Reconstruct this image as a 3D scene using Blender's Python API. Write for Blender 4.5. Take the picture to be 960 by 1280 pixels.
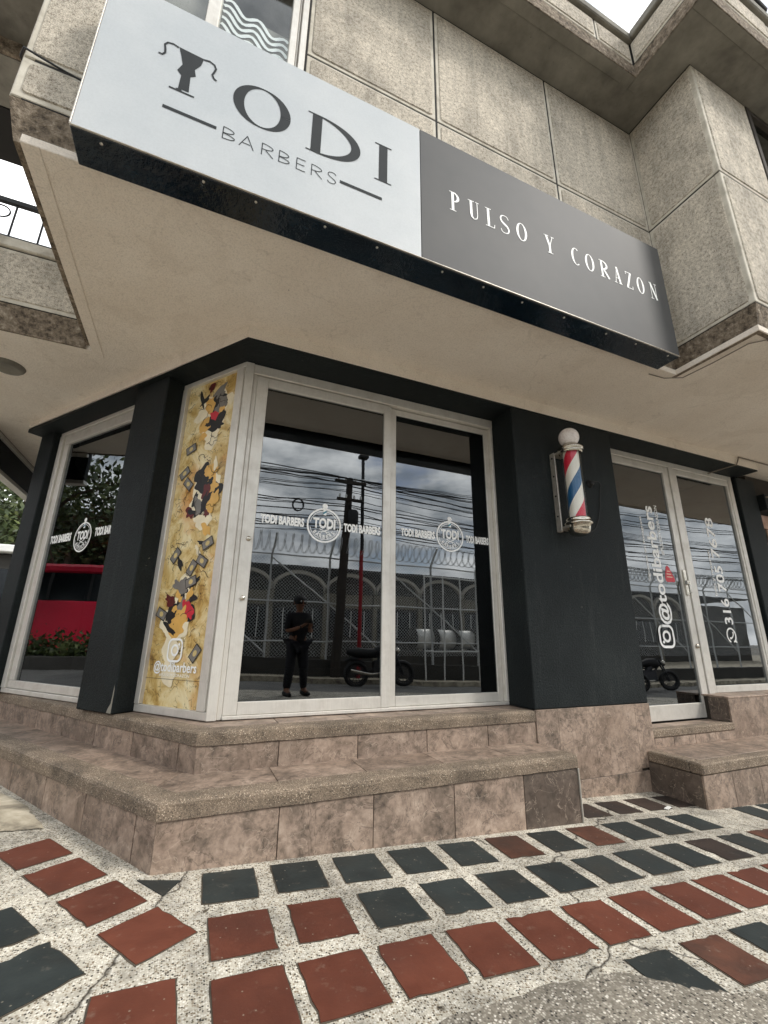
import bpy, bmesh, math, random
from mathutils import Vector, Matrix
random.seed(7)
for o in list(bpy.data.objects): bpy.data.objects.remove(o)
sc = bpy.context.scene
C = sc.collection
R_ = math.radians

# ------------------------------------------------------------------ camera
cam = bpy.data.cameras.new('camera'); co = bpy.data.objects.new('camera', cam); C.objects.link(co)
cam.sensor_fit = 'HORIZONTAL'; cam.sensor_width = 36.0; cam.lens = 545.0/960*36; cam.clip_start = .02; cam.clip_end = 2000
def nrm(v): return Vector(v).normalized()
Xc = nrm((1340, 176, 545)); up0 = nrm((20, -1860, 545)); Uc = (up0 - Xc*up0.dot(Xc)).normalized(); Yc = Uc.cross(Xc)
# rows Xc,Yc,Uc = world axes expressed in camera space (x right, y down, z forward)
right = Vector((Xc[0], Yc[0], Uc[0])); down = Vector((Xc[1], Yc[1], Uc[1])); fwd = Vector((Xc[2], Yc[2], Uc[2]))
m = Matrix((right, -down, -fwd)).transposed().to_4x4()
co.matrix_world = m
sc.camera = co

# ------------------------------------------------------------------ world, sun, exposure
SUN = nrm((.60, -.55, .78))
w = bpy.data.worlds.new('World'); sc.world = w; w.use_nodes = True
nt = w.node_tree; nt.nodes.clear()
def WN(t): return nt.nodes.new(t)
sky = WN('ShaderNodeTexSky'); sky.sky_type = 'NISHITA'; sky.sun_disc = False
sky.sun_elevation = math.asin(SUN.z); sky.sun_rotation = math.atan2(SUN.x, SUN.y)
tc = WN('ShaderNodeTexCoord'); mp = WN('ShaderNodeMapping'); mp.inputs['Scale'].default_value = (1.3, 1.3, 3.2)
n1 = WN('ShaderNodeTexNoise'); n1.inputs['Scale'].default_value = 2.6; n1.inputs['Detail'].default_value = 7; n1.inputs['Roughness'].default_value = .58; n1.inputs['Distortion'].default_value = .35
n2 = WN('ShaderNodeTexNoise'); n2.inputs['Scale'].default_value = 4.2; n2.inputs['Detail'].default_value = 6; n2.inputs['Roughness'].default_value = .6
r1 = WN('ShaderNodeValToRGB'); r1.color_ramp.elements[0].position = .33; r1.color_ramp.elements[1].position = .47
r2 = WN('ShaderNodeValToRGB'); r2.color_ramp.elements[0].position = .36; r2.color_ramp.elements[1].position = .66
r2.color_ramp.elements[0].color = (4.2, 4.7, 5.2, 1); r2.color_ramp.elements[1].color = (16, 16, 15.8, 1)
mx = WN('ShaderNodeMix'); mx.data_type = 'RGBA'; bg = WN('ShaderNodeBackground'); bg.inputs['Strength'].default_value = .105; wo = WN('ShaderNodeOutputWorld')
L = nt.links.new
L(tc.outputs['Generated'], mp.inputs['Vector']); L(mp.outputs[0], n1.inputs['Vector']); L(mp.outputs[0], n2.inputs['Vector'])
L(n1.outputs['Fac'], r1.inputs[0]); L(n2.outputs['Fac'], r2.inputs[0]); L(r1.outputs[0], mx.inputs[0]); L(sky.outputs[0], mx.inputs[6]); L(r2.outputs[0], mx.inputs[7])
L(mx.outputs[2], bg.inputs[0]); L(bg.outputs[0], wo.inputs[0])
sd = bpy.data.lights.new('sun', 'SUN'); sd.energy = 1.5; sd.angle = R_(10); sd.color = (1, .955, .89)
so = bpy.data.objects.new('sun', sd); C.objects.link(so); so.rotation_euler = (-SUN).to_track_quat('-Z', 'Y').to_euler(); so.location = (3, -6, 9)
vs = sc.view_settings; vs.view_transform = 'Standard'; vs.look = 'None'; vs.gamma = 1; vs.use_curve_mapping = False; vs.exposure = 0.8
sc.render.engine = 'CYCLES'
sc.cycles.max_bounces = 6; sc.cycles.diffuse_bounces = 3; sc.cycles.glossy_bounces = 3; sc.cycles.transparent_max_bounces = 6; sc.cycles.use_adaptive_sampling = True; sc.cycles.adaptive_threshold = .02; sc.cycles.use_denoising = True

# ------------------------------------------------------------------ materials
def lin(c):
    c = c/255.0
    return c/12.92 if c <= .04045 else ((c+.055)/1.055)**2.4
def rgb(r, g, b): return (lin(r), lin(g), lin(b), 1)
class NT:
    def __init__(s, name):
        s.m = bpy.data.materials.new(name); s.m.use_nodes = True; s.t = s.m.node_tree; s.b = s.t.nodes['Principled BSDF']; s.out = s.t.nodes['Material Output']
        g = s.N('ShaderNodeNewGeometry'); s.pos = g.outputs['Position']; s.oi = s.N('ShaderNodeObjectInfo'); s.rand = s.oi.outputs['Random']
    def N(s, t): return s.t.nodes.new(t)
    def link(s, a, b): s.t.links.new(a, b)
    def sock(s, v, i):
        if isinstance(v, (int, float)): i.default_value = v
        elif isinstance(v, tuple): i.default_value = v
        else: s.link(v, i)
    def noise(s, scale, detail=4, rough=.55, vec=None, dist=0, w=None):
        n = s.N('ShaderNodeTexNoise'); n.inputs['Scale'].default_value = scale; n.inputs['Detail'].default_value = min(detail, 4); n.inputs['Roughness'].default_value = rough; n.inputs['Distortion'].default_value = dist
        if w is not None:
            ad = s.N('ShaderNodeVectorMath'); ad.operation = 'ADD'; s.link(vec or s.pos, ad.inputs[0]); s.link(w, ad.inputs[1]); vec = ad.outputs[0]
        s.link(vec or s.pos, n.inputs['Vector']); return n.outputs['Fac']
    def voro(s, scale, feat='F1', vec=None, out='Distance', rnd=1):
        n = s.N('ShaderNodeTexVoronoi'); n.feature = feat; n.inputs['Scale'].default_value = scale; n.inputs['Randomness'].default_value = rnd
        s.link(vec or s.pos, n.inputs['Vector']); return n.outputs[out]
    def ramp(s, f, stops, interp='LINEAR'):
        r = s.N('ShaderNodeValToRGB'); e = r.color_ramp; e.interpolation = interp
        while len(e.elements) < len(stops): e.elements.new(.5)
        for k, (p, c) in enumerate(stops):
            e.elements[k].position = p; e.elements[k].color = c if isinstance(c, tuple) else (c, c, c, 1)
        s.link(f, r.inputs[0]); return r.outputs[0]
    def mix(s, f, a, b, mode='MIX'):
        x = s.N('ShaderNodeMix'); x.data_type = 'RGBA'; x.blend_type = mode; s.sock(f, x.inputs[0]); s.sock(a, x.inputs[6]); s.sock(b, x.inputs[7]); return x.outputs[2]
    def math(s, op, a, b=0.0, c=0.0):
        x = s.N('ShaderNodeMath'); x.operation = op; s.sock(a, x.inputs[0]); s.sock(b, x.inputs[1]); s.sock(c, x.inputs[2]); return x.outputs[0]
    def bump(s, h, strength=.3, dist=.01, prev=None):
        b = s.N('ShaderNodeBump'); b.inputs['Strength'].default_value = strength; b.inputs['Distance'].default_value = dist; s.link(h, b.inputs['Height'])
        if prev: s.link(prev, b.inputs['Normal'])
        return b.outputs[0]
    def fin(s, col, rough=.6, metal=0, nor=None, spec=None):
        s.sock(col, s.b.inputs['Base Color']); s.sock(rough, s.b.inputs['Roughness']); s.sock(metal, s.b.inputs['Metallic'])
        if nor: s.link(nor, s.b.inputs['Normal'])
        if spec is not None: s.b.inputs['Specular IOR Level'].default_value = spec
        return s.m
M = {}
def plain(name, c, rough=.6, metal=0, var=.12, scale=14, bump=.0):
    n = NT(name); f = n.noise(scale, 4)
    d = n.ramp(f, [(.3, 1-var), (.7, 1+var)])
    n.m.diffuse_color = c
    M[name] = n.fin(n.mix(1.0, c, d, 'MULTIPLY'), rough, metal, n.bump(n.noise(scale*12, 3), bump, .004) if bump else None); return M[name]

def mk():
    # terrazzo-like pavement: pale cement with exposed chips, stains, cracks
    n = NT('terrazzo'); v = n.voro(185, out='Color'); sep = n.N('ShaderNodeSeparateColor'); n.link(v, sep.inputs[0])
    chips = n.ramp(sep.outputs[0], [(0, rgb(44, 39, 32)), (.10, rgb(92, 82, 66)), (.2, rgb(150, 138, 118)), (.36, rgb(200, 194, 179)), (.64, rgb(222, 217, 205)), (.93, rgb(128, 112, 90))], 'CONSTANT')
    d = n.voro(185); cem = n.ramp(d, [(.42, 0.0), (.6, 1.0)])
    col = n.mix(cem, chips, rgb(190, 183, 168))
    big = n.ramp(n.noise(2.1, 4, .62), [(.34, .62), (.6, 1.06)])
    mid = n.ramp(n.noise(13, 4, .68), [(.32, .58), (.56, 1.02)])
    col = n.mix(1, n.mix(1, col, big, 'MULTIPLY'), mid, 'MULTIPLY')
    warp = n.N('ShaderNodeVectorMath'); warp.operation = 'ADD'
    nn = n.N('ShaderNodeTexNoise'); nn.inputs['Scale'].default_value = 7; nn.inputs['Detail'].default_value = 4; n.link(n.pos, nn.inputs['Vector'])
    sc_ = n.N('ShaderNodeVectorMath'); sc_.operation = 'SCALE'; sc_.inputs['Scale'].default_value = .16; n.link(nn.outputs['Color'], sc_.inputs[0])
    n.link(n.pos, warp.inputs[0]); n.link(sc_.outputs[0], warp.inputs[1])
    e = n.voro(.85, 'DISTANCE_TO_EDGE', warp.outputs[0]); crack = n.ramp(e, [(.0015, 0.0), (.005, 1.0)])
    spots = n.ramp(n.voro(5.2, vec=warp.outputs[0]), [(.05, 0.0), (.075, 1.0)])
    col = n.mix(1, col, n.ramp(crack, [(0, rgb(70, 63, 54)), (1, (1, 1, 1, 1))]), 'MULTIPLY')
    col = n.mix(1, col, n.ramp(spots, [(0, rgb(120, 112, 100)), (1, (1, 1, 1, 1))]), 'MULTIPLY')
    M['terrazzo'] = n.fin(col, .8, 0, n.bump(n.math('ADD', n.math('MULTIPLY', d, -.5), crack), .5, .006))
    # worn coarse patch
    n = NT('worn_cement'); v = n.voro(150, out='Color'); sep = n.N('ShaderNodeSeparateColor'); n.link(v, sep.inputs[0])
    chips = n.ramp(sep.outputs[0], [(0, rgb(58, 53, 47)), (.15, rgb(112, 105, 94)), (.4, rgb(150, 143, 130)), (.7, rgb(180, 173, 160)), (.9, rgb(212, 206, 194))], 'CONSTANT')
    d = n.voro(150); col = n.mix(n.ramp(d, [(.4, 0.0), (.6, 1.0)]), chips, rgb(126, 119, 107))
    col = n.mix(1, col, n.ramp(n.noise(5, 4, .65), [(.3, .62), (.65, 1.1)]), 'MULTIPLY')
    M['worn_cement'] = n.fin(col, .9, 0, n.bump(d, -.9, .01))
    n = NT('old_concrete'); col = n.ramp(n.noise(5, 7, .68, dist=.6), [(.3, rgb(92, 85, 74)), (.5, rgb(168, 158, 138)), (.7, rgb(205, 196, 176))])
    M['old_concrete'] = n.fin(col, .85, 0, n.bump(n.noise(40, 6, .7), .5, .01))
    # pavers
    for nm, a, b, c in (('paver_red', (88, 45, 31), (101, 54, 38), (79, 43, 32)), ('paver_dark', (34, 40, 40), (45, 51, 50), (46, 46, 42)), ('paver_brown', (72, 44, 33), (96, 60, 45), (42, 38, 34)), ('paver_deep', (46, 36, 31), (62, 50, 43), (36, 36, 36))):
        n = NT(nm); w_ = n.math('MULTIPLY', n.rand, 40)
        f = n.noise(9, 6, .62, w=w_); g = n.noise(70, 4, .6)
        col = n.mix(n.ramp(f, [(.35, 0.0), (.65, 1.0)]), rgb(*a), rgb(*b)); col = n.mix(n.ramp(n.noise(3.5, 5, .6, w=w_), [(.5, 0.0), (.72, .8)]), col, rgb(*c))
        col = n.mix(1, col, n.ramp(n.rand, [(0, .8), (1, 1.14)]), 'MULTIPLY')
        dust = n.ramp(n.noise(26, 6, .7, w=w_), [(.6, 0.0), (.8, .3)]); col = n.mix(dust, col, rgb(146, 134, 118))
        spk = n.ramp(n.voro(34), [(.06, .45), (.1, 0.0)]); col = n.mix(spk, col, rgb(165, 155, 138))
        M[nm] = n.fin(col, n.ramp(f, [(.3, .62), (.7, .8)]), 0, n.bump(g, .25, .003), spec=.35)
    # mottled riser / tread tile
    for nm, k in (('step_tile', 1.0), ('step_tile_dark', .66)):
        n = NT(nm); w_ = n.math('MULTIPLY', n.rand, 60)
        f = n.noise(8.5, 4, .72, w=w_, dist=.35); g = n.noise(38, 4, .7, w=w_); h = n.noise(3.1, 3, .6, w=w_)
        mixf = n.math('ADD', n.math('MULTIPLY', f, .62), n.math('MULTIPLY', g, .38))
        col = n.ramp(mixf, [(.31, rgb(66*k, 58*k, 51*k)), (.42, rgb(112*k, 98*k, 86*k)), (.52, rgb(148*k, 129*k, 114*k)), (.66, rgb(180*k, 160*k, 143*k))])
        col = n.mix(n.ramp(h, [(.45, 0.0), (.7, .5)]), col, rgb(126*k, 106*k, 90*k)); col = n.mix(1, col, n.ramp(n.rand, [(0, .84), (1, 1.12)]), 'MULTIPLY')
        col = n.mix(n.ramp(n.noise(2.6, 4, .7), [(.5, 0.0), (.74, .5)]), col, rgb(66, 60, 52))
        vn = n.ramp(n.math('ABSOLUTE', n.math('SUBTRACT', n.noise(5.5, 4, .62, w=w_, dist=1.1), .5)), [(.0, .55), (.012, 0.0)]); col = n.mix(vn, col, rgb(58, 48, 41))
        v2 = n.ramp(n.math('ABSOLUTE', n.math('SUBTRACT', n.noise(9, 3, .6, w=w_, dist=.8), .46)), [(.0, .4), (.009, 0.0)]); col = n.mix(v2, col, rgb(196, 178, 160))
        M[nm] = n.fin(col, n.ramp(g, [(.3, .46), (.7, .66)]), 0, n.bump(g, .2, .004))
    # exposed aggregate nosing
    n = NT('aggregate'); v = n.voro(235, out='Color'); sep = n.N('ShaderNodeSeparateColor'); n.link(v, sep.inputs[0])
    chips = n.ramp(sep.outputs[1], [(0, rgb(76, 67, 56)), (.16, rgb(112, 99, 84)), (.4, rgb(138, 122, 104)), (.72, rgb(160, 143, 123)), (.92, rgb(188, 173, 152))], 'CONSTANT')
    d = n.voro(235); col = n.mix(n.ramp(d, [(.4, 0.0), (.6, 1.0)]), chips, rgb(116, 102, 87))
    col = n.mix(1, col, n.ramp(n.noise(4.5, 4, .7), [(.33, .55), (.6, 1.08)]), 'MULTIPLY')
    M['aggregate'] = n.fin(col, .85, 0, n.bump(d, -1.0, .008))
    # pebble-dash wall field
    n = NT('pebble_dash'); d = n.voro(150); g = n.noise(190, 3, .8); h = n.noise(46, 4, .75)
    mixf = n.math('ADD', n.math('MULTIPLY', g, .55), n.math('MULTIPLY', h, .45))
    col = n.ramp(mixf, [(.36, rgb(88, 80, 68)), (.44, rgb(164, 154, 138)), (.53, rgb(210, 200, 183)), (.66, rgb(236, 228, 214))])
    col = n.mix(1, col, n.ramp(n.noise(2.7, 4, .7), [(.3, .66), (.56, 1.05)]), 'MULTIPLY')
    col = n.mix(1, col, n.ramp(n.noise(23, 4, .78), [(.6, 1.0), (.7, .45)]), 'MULTIPLY')
    mp_ = n.N('ShaderNodeMapping'); mp_.inputs['Scale'].default_value = (1, 1, .12); n.link(n.pos, mp_.inputs['Vector'])
    col = n.mix(1, col, n.ramp(n.noise(9, 4, .7, vec=mp_.outputs[0]), [(.36, .82), (.56, 1.03)]), 'MULTIPLY')
    M['pebble_dash'] = n.fin(col, .9, 0, n.bump(g, .7, .01, n.bump(d, -.9, .01)))
    # dark coarse chamfer band
    n = NT('coarse_band'); d = n.voro(90); f = n.noise(26, 7, .75)
    col = n.ramp(f, [(.34, rgb(66, 57, 47)), (.5, rgb(120, 107, 91)), (.62, rgb(146, 133, 116)), (.74, rgb(190, 182, 166))])
    M['coarse_band'] = n.fin(col, .95, 0, n.bump(f, .9, .02, n.bump(d, -.8, .012)))
    n = NT('smooth_cement'); f = n.noise(9, 7, .65); col = n.ramp(f, [(.28, rgb(160, 152, 138)), (.5, rgb(194, 187, 172)), (.7, rgb(210, 204, 190))])
    col = n.mix(1, col, n.ramp(n.noise(70, 5, .8), [(.62, 1.0), (.74, .55)]), 'MULTIPLY')
    M['smooth_cement'] = n.fin(col, .85, 0, n.bump(n.noise(160, 4), .25, .003))
    n = NT('eave_cement'); f = n.noise(3.4, 7, .66); col = n.ramp(f, [(.3, rgb(98, 94, 86)), (.55, rgb(128, 124, 114)), (.72, rgb(142, 138, 128))])
    col = n.mix(1, col, n.ramp(n.noise(42, 5, .8), [(.64, 1.0), (.74, .45)]), 'MULTIPLY')
    M['eave_cement'] = n.fin(col, .9, 0, n.bump(n.noise(90, 4), .25, .004))
    # warm plaster soffit
    n = NT('soffit_plaster'); f = n.noise(2.4, 6, .6); col = n.ramp(f, [(.3, rgb(230, 218, 203)), (.7, rgb(241, 231, 218))])
    col = n.mix(1, col, n.ramp(n.noise(115, 5, .8), [(.34, .82), (.52, 1.02)]), 'MULTIPLY')
    col = n.mix(n.ramp(n.noise(7, 7, .75), [(.6, 0.0), (.78, .35)]), col, rgb(150, 134, 116)); col = n.mix(n.ramp(n.voro(4.3), [(.012, .8), (.02, 0.0)]), col, rgb(92, 80, 68))
    wv = n.N('ShaderNodeVectorMath'); wv.operation = 'ADD'; wn = n.N('ShaderNodeTexNoise'); wn.inputs['Scale'].default_value = 4; wn.inputs['Detail'].default_value = 4; n.link(n.pos, wn.inputs['Vector'])
    ws_ = n.N('ShaderNodeVectorMath'); ws_.operation = 'SCALE'; ws_.inputs['Scale'].default_value = .3; n.link(wn.outputs['Color'], ws_.inputs[0]); n.link(n.pos, wv.inputs[0]); n.link(ws_.outputs[0], wv.inputs[1])
    col = n.mix(n.ramp(n.voro(.75, 'DISTANCE_TO_EDGE', wv.outputs[0]), [(.001, .14), (.0024, 0.0)]), col, rgb(130, 114, 98))
    ring = n.ramp(n.noise(1.7, 4, .55), [(.56, 0.0), (.59, .1), (.62, .04), (.75, .08)]); col = n.mix(ring, col, rgb(150, 128, 102))
    M['soffit_plaster'] = n.fin(col, .9, 0, n.bump(n.noise(120, 4, .75), .8, .007, n.bump(n.noise(30, 4), .3, .012)))
    # dark charcoal masonry paint
    n = NT('black_paint'); f = n.noise(2.2, 4, .65); col = n.ramp(f, [(.3, rgb(20, 25, 26)), (.5, rgb(28, 33, 34)), (.72, rgb(38, 43, 43))])
    mp_ = n.N('ShaderNodeMapping'); mp_.inputs['Scale'].default_value = (1, 1, .16); n.link(n.pos, mp_.inputs['Vector'])
    col = n.mix(n.ramp(n.noise(11, 4, .7, vec=mp_.outputs[0]), [(.55, 0.0), (.75, .3)]), col, rgb(62, 66, 66))
    ch = n.ramp(n.noise(19, 4, .85), [(.70, 0.0), (.715, 1.0)]); col = n.mix(ch, col, rgb(122, 120, 110)); g = n.noise(85, 4, .7)
    M['black_paint'] = n.fin(n.mix(1, col, n.ramp(g, [(.3, .7), (.65, 1.25)]), 'MULTIPLY'), n.ramp(f, [(.3, .5), (.7, .68)]), 0, n.bump(g, .65, .007), spec=.16)
    # anodised aluminium
    n = NT('aluminium'); mp_ = n.N('ShaderNodeMapping'); mp_.inputs['Scale'].default_value = (60, 60, 1.5); n.link(n.pos, mp_.inputs['Vector'])
    f = n.noise(6, 4, .6, vec=mp_.outputs[0]); g = n.noise(8, 6, .7)
    col = n.mix(n.ramp(g, [(.45, 0.0), (.8, .5)]), rgb(216, 212, 204), rgb(172, 165, 154)); col = n.mix(1, col, n.ramp(f, [(.3, .93), (.7, 1.04)]), 'MULTIPLY')
    M['aluminium'] = n.fin(col, n.ramp(g, [(.3, .34), (.7, .5)]), .35, n.bump(f, .05, .002))
    # tinted reflective glass
    def glass(nm, ior, tint, bumps=0):
        n = NT(nm); n.t.nodes.remove(n.b)
        fr = n.N('ShaderNodeFresnel'); fr.inputs['IOR'].default_value = ior
        gl = n.N('ShaderNodeBsdfGlossy'); gl.inputs['Roughness'].default_value = .0 if not bumps else .05; gl.inputs['Color'].default_value = (.93, .97, 1, 1)
        tr = n.N('ShaderNodeBsdfTransparent'); tr.inputs['Color'].default_value = tint
        b = n.bump(n.noise(2.2, 2, .4), 0.035 if not bumps else bumps, .02); n.link(b, gl.inputs['Normal']); n.link(b, fr.inputs['Normal'])
        ms = n.N('ShaderNodeMixShader'); gb_ = n.N('ShaderNodeNewGeometry'); fac_ = n.math('MULTIPLY', fr.outputs[0], n.math('SUBTRACT', 1.0, gb_.outputs['Backfacing'])); n.link(fac_, ms.inputs[0]); n.link(tr.outputs[0], ms.inputs[1]); n.link(gl.outputs[0], ms.inputs[2]); n.link(ms.outputs[0], n.out.inputs[0]); M[nm] = n.m
    glass('tinted_glass', 2.4, (.3, .34, .36, 1)); glass('wavy_glass', 1.45, (.9, .92, .92, 1), .3); glass('clear_glass', 1.35, (.96, .97, .97, 1))
    # sign sheets
    n = NT('sign_white'); f = n.noise(1.6, 6, .6); g = n.noise(140, 4, .7)
    col = n.mix(n.ramp(f, [(.35, 0.0), (.7, 1.0)]), rgb(176, 181, 184), rgb(192, 195, 196)); col = n.mix(1, col, n.ramp(g, [(.3, .95), (.6, 1.02)]), 'MULTIPLY')
    mp_ = n.N('ShaderNodeMapping'); mp_.inputs['Scale'].default_value = (1.2, 1, 26); mp_.inputs['Rotation'].default_value = (0, R_(8), 0); n.link(n.pos, mp_.inputs['Vector'])
    rip = n.noise(1.3, 3, .5, vec=mp_.outputs[0])
    dirt = n.ramp(n.noise(7, 8, .8), [(.68, 0.0), (.8, .35)]); col = n.mix(dirt, col, rgb(160, 160, 158))
    M['sign_white'] = n.fin(col, .5, .0, n.bump(rip, .05, .01), spec=.3)
    n = NT('sign_grey'); f = n.noise(1.4, 5, .6); col = n.mix(n.ramp(f, [(.3, 0.0), (.7, 1.0)]), rgb(62, 63, 64), rgb(78, 77, 76))
    M['sign_grey'] = n.fin(col, .6, 0, n.bump(n.noise(3, 3), .05, .01), spec=.3)
    n = NT('sign_black'); f = n.noise(5, 6, .7); col = n.ramp(f, [(.3, rgb(9, 20, 29)), (.6, rgb(14, 30, 41)), (.78, rgb(38, 50, 58))])
    col = n.mix(n.ramp(n.noise(9, 8, .82), [(.66, 0.0), (.72, .7)]), col, rgb(110, 114, 114))  # pale patches paint reflections and scratches into the black sheet
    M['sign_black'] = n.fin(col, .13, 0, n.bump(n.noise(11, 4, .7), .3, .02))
    # artwork print: mustard grunge collage
    n = NT('print_gold'); f = n.noise(5, 8, .7, dist=1.2); g = n.noise(17, 7, .7, dist=.6)
    col = n.ramp(f, [(.3, rgb(124, 92, 46)), (.42, rgb(190, 158, 92)), (.54, rgb(218, 196, 142)), (.7, rgb(234, 222, 184))])
    col = n.mix(n.ramp(n.noise(2.6, 4, .6), [(.56, 0.0), (.7, .6)]), col, rgb(200, 126, 48))
    sc2 = n.ramp(n.voro(30, 'DISTANCE_TO_EDGE'), [(.018, 1.0), (.05, 0.0)]); col = n.mix(n.math('MULTIPLY', sc2, n.ramp(g, [(.52, 0.0), (.6, .85)])), col, rgb(60, 42, 24))
    col = n.mix(n.ramp(n.noise(8, 7, .8), [(.62, 0.0), (.67, .85)]), col, rgb(56, 38, 22))
    M['print_gold'] = n.fin(col, .3)
    # helical stripes (axis through local origin)
    n = NT('pole_stripes'); t = n.N('ShaderNodeTexCoord'); sp_ = n.N('ShaderNodeSeparateXYZ'); n.link(t.outputs['Object'], sp_.inputs[0])
    ang = n.math('ARCTAN2', sp_.outputs[1], sp_.outputs[0]); u = n.math('MULTIPLY', ang, 1/(2*math.pi)); v_ = n.math('MULTIPLY', sp_.outputs[2], 2.0)
    fr = n.math('FRACT', n.math('ADD', n.math('SUBTRACT', v_, u), .80))
    wht = rgb(232, 226, 214); col = n.ramp(fr, [(0, rgb(206, 28, 58)), (.25, wht), (.5, rgb(18, 86, 132)), (.75, wht)], 'CONSTANT')
    M['pole_stripes'] = n.fin(col, .35)
    n = NT('globe_glass'); M['globe_glass'] = n.fin(n.ramp(n.noise(16, 6, .7, dist=2), [(.35, rgb(222, 212, 208)), (.55, rgb(242, 236, 232)), (.7, rgb(205, 190, 186))]), .18)
    n = NT('chrome'); M['chrome'] = n.fin(n.ramp(n.noise(24, 5, .6), [(.3, rgb(178, 172, 160)), (.7, rgb(214, 208, 196))]), n.ramp(n.noise(30, 4), [(.4, .1), (.7, .26)]), 1)
    # street
    n = NT('asphalt'); col = n.ramp(n.noise(2, 6, .6), [(.3, rgb(92, 91, 88)), (.7, rgb(118, 116, 112))]); col = n.mix(1, col, n.ramp(n.voro(90), [(0, 1.15), (.6, .8)]), 'MULTIPLY')
    M['asphalt'] = n.fin(col, .85, 0, n.bump(n.voro(110), -.4, .008))
    n = NT('leaf'); w_ = n.math('MULTIPLY', n.rand, 9); col = n.ramp(n.noise(1.6, 5, .7), [(.3, rgb(30, 42, 22)), (.5, rgb(58, 72, 36)), (.7, rgb(104, 112, 60))])
    M['leaf'] = n.fin(col, .55)
    n = NT('bark'); M['bark'] = n.fin(n.ramp(n.noise(14, 6, .7), [(.3, rgb(46, 38, 31)), (.7, rgb(92, 80, 66))]), .9, 0, n.bump(n.noise(40, 5), .7, .02))
    n = NT('brick_pink'); M['brick_pink'] = n.fin(n.mix(1, n.ramp(n.noise(12, 5, .6), [(.3, rgb(158, 122, 104)), (.7, rgb(196, 164, 146))]), n.ramp(n.rand, [(0, .8), (1, 1.12)]), 'MULTIPLY'), .8)
mk()
plain('dark_ink', rgb(26, 31, 34), .8); plain('white_ink', rgb(246, 246, 243), .6, var=.03); plain('black_vinyl', rgb(24, 24, 24), .5); plain('cream_ink', rgb(232, 220, 190), .45)
plain('red_ink', rgb(196, 40, 56), .45); plain('mustard_ink', rgb(214, 168, 88), .45); plain('grey_ink', rgb(120, 116, 110), .45); plain('teal_ink', rgb(60, 130, 150), .45); plain('maroon_ink', rgb(92, 24, 24), .45)
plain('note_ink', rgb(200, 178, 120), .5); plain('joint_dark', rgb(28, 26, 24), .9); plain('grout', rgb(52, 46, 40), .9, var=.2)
plain('joint_dirt', rgb(78, 70, 59), .95, 0, .35, 40); plain('rubber', rgb(18, 18, 18), .6); plain('cable_black', rgb(22, 22, 22), .6); plain('cable_grey', rgb(120, 110, 98), .7)
plain('interior_dark', rgb(34, 36, 38), .8); plain('interior_floor', rgb(70, 68, 64), .5)
plain('galvanised', rgb(205, 207, 206), .5, .3, .15); plain('steel_bracket', rgb(196, 190, 180), .4, .7, .2, 30)
plain('pole_wood', rgb(58, 52, 46), .9, 0, .25); plain('pole_red', rgb(150, 22, 32), .5); plain('pole_black', rgb(22, 22, 24), .6)
plain('wall_cream', rgb(118, 112, 98), .9, 0, .15, 3); plain('wall_grey', rgb(62, 60, 56), .9, 0, .2, 3); plain('roof_sheet', rgb(60, 58, 58), .8, 0, .2); plain('arch_trim', rgb(176, 170, 158), .85)  # second wall tone is a plain dark grey
plain('window_dark', rgb(20, 24, 28), .25); plain('bus_red', rgb(204, 28, 58), .3, 0, .06); plain('bus_glass', rgb(18, 22, 26), .12, 0, .05); plain('white_paint', rgb(226, 226, 222), .5, 0, .06)
plain('green_paint', rgb(38, 66, 50), .6); plain('rail_black', rgb(26, 27, 28), .5); plain('skin', rgb(128, 88, 66), .6); plain('cloth_black', rgb(20, 20, 23), .9); plain('cloth_dark', rgb(27, 28, 34), .9); plain('hair', rgb(16, 14, 13), .7)
plain('spool_metal', rgb(228, 226, 220), .5, .4, .2, 5); plain('curb', rgb(150, 144, 132), .9, 0, .2, 4); plain('marking', rgb(205, 203, 196), .8, 0, .12); plain('blue_paint', rgb(36, 70, 120), .4); plain('engine', rgb(60, 60, 62), .4, .7)

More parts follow.
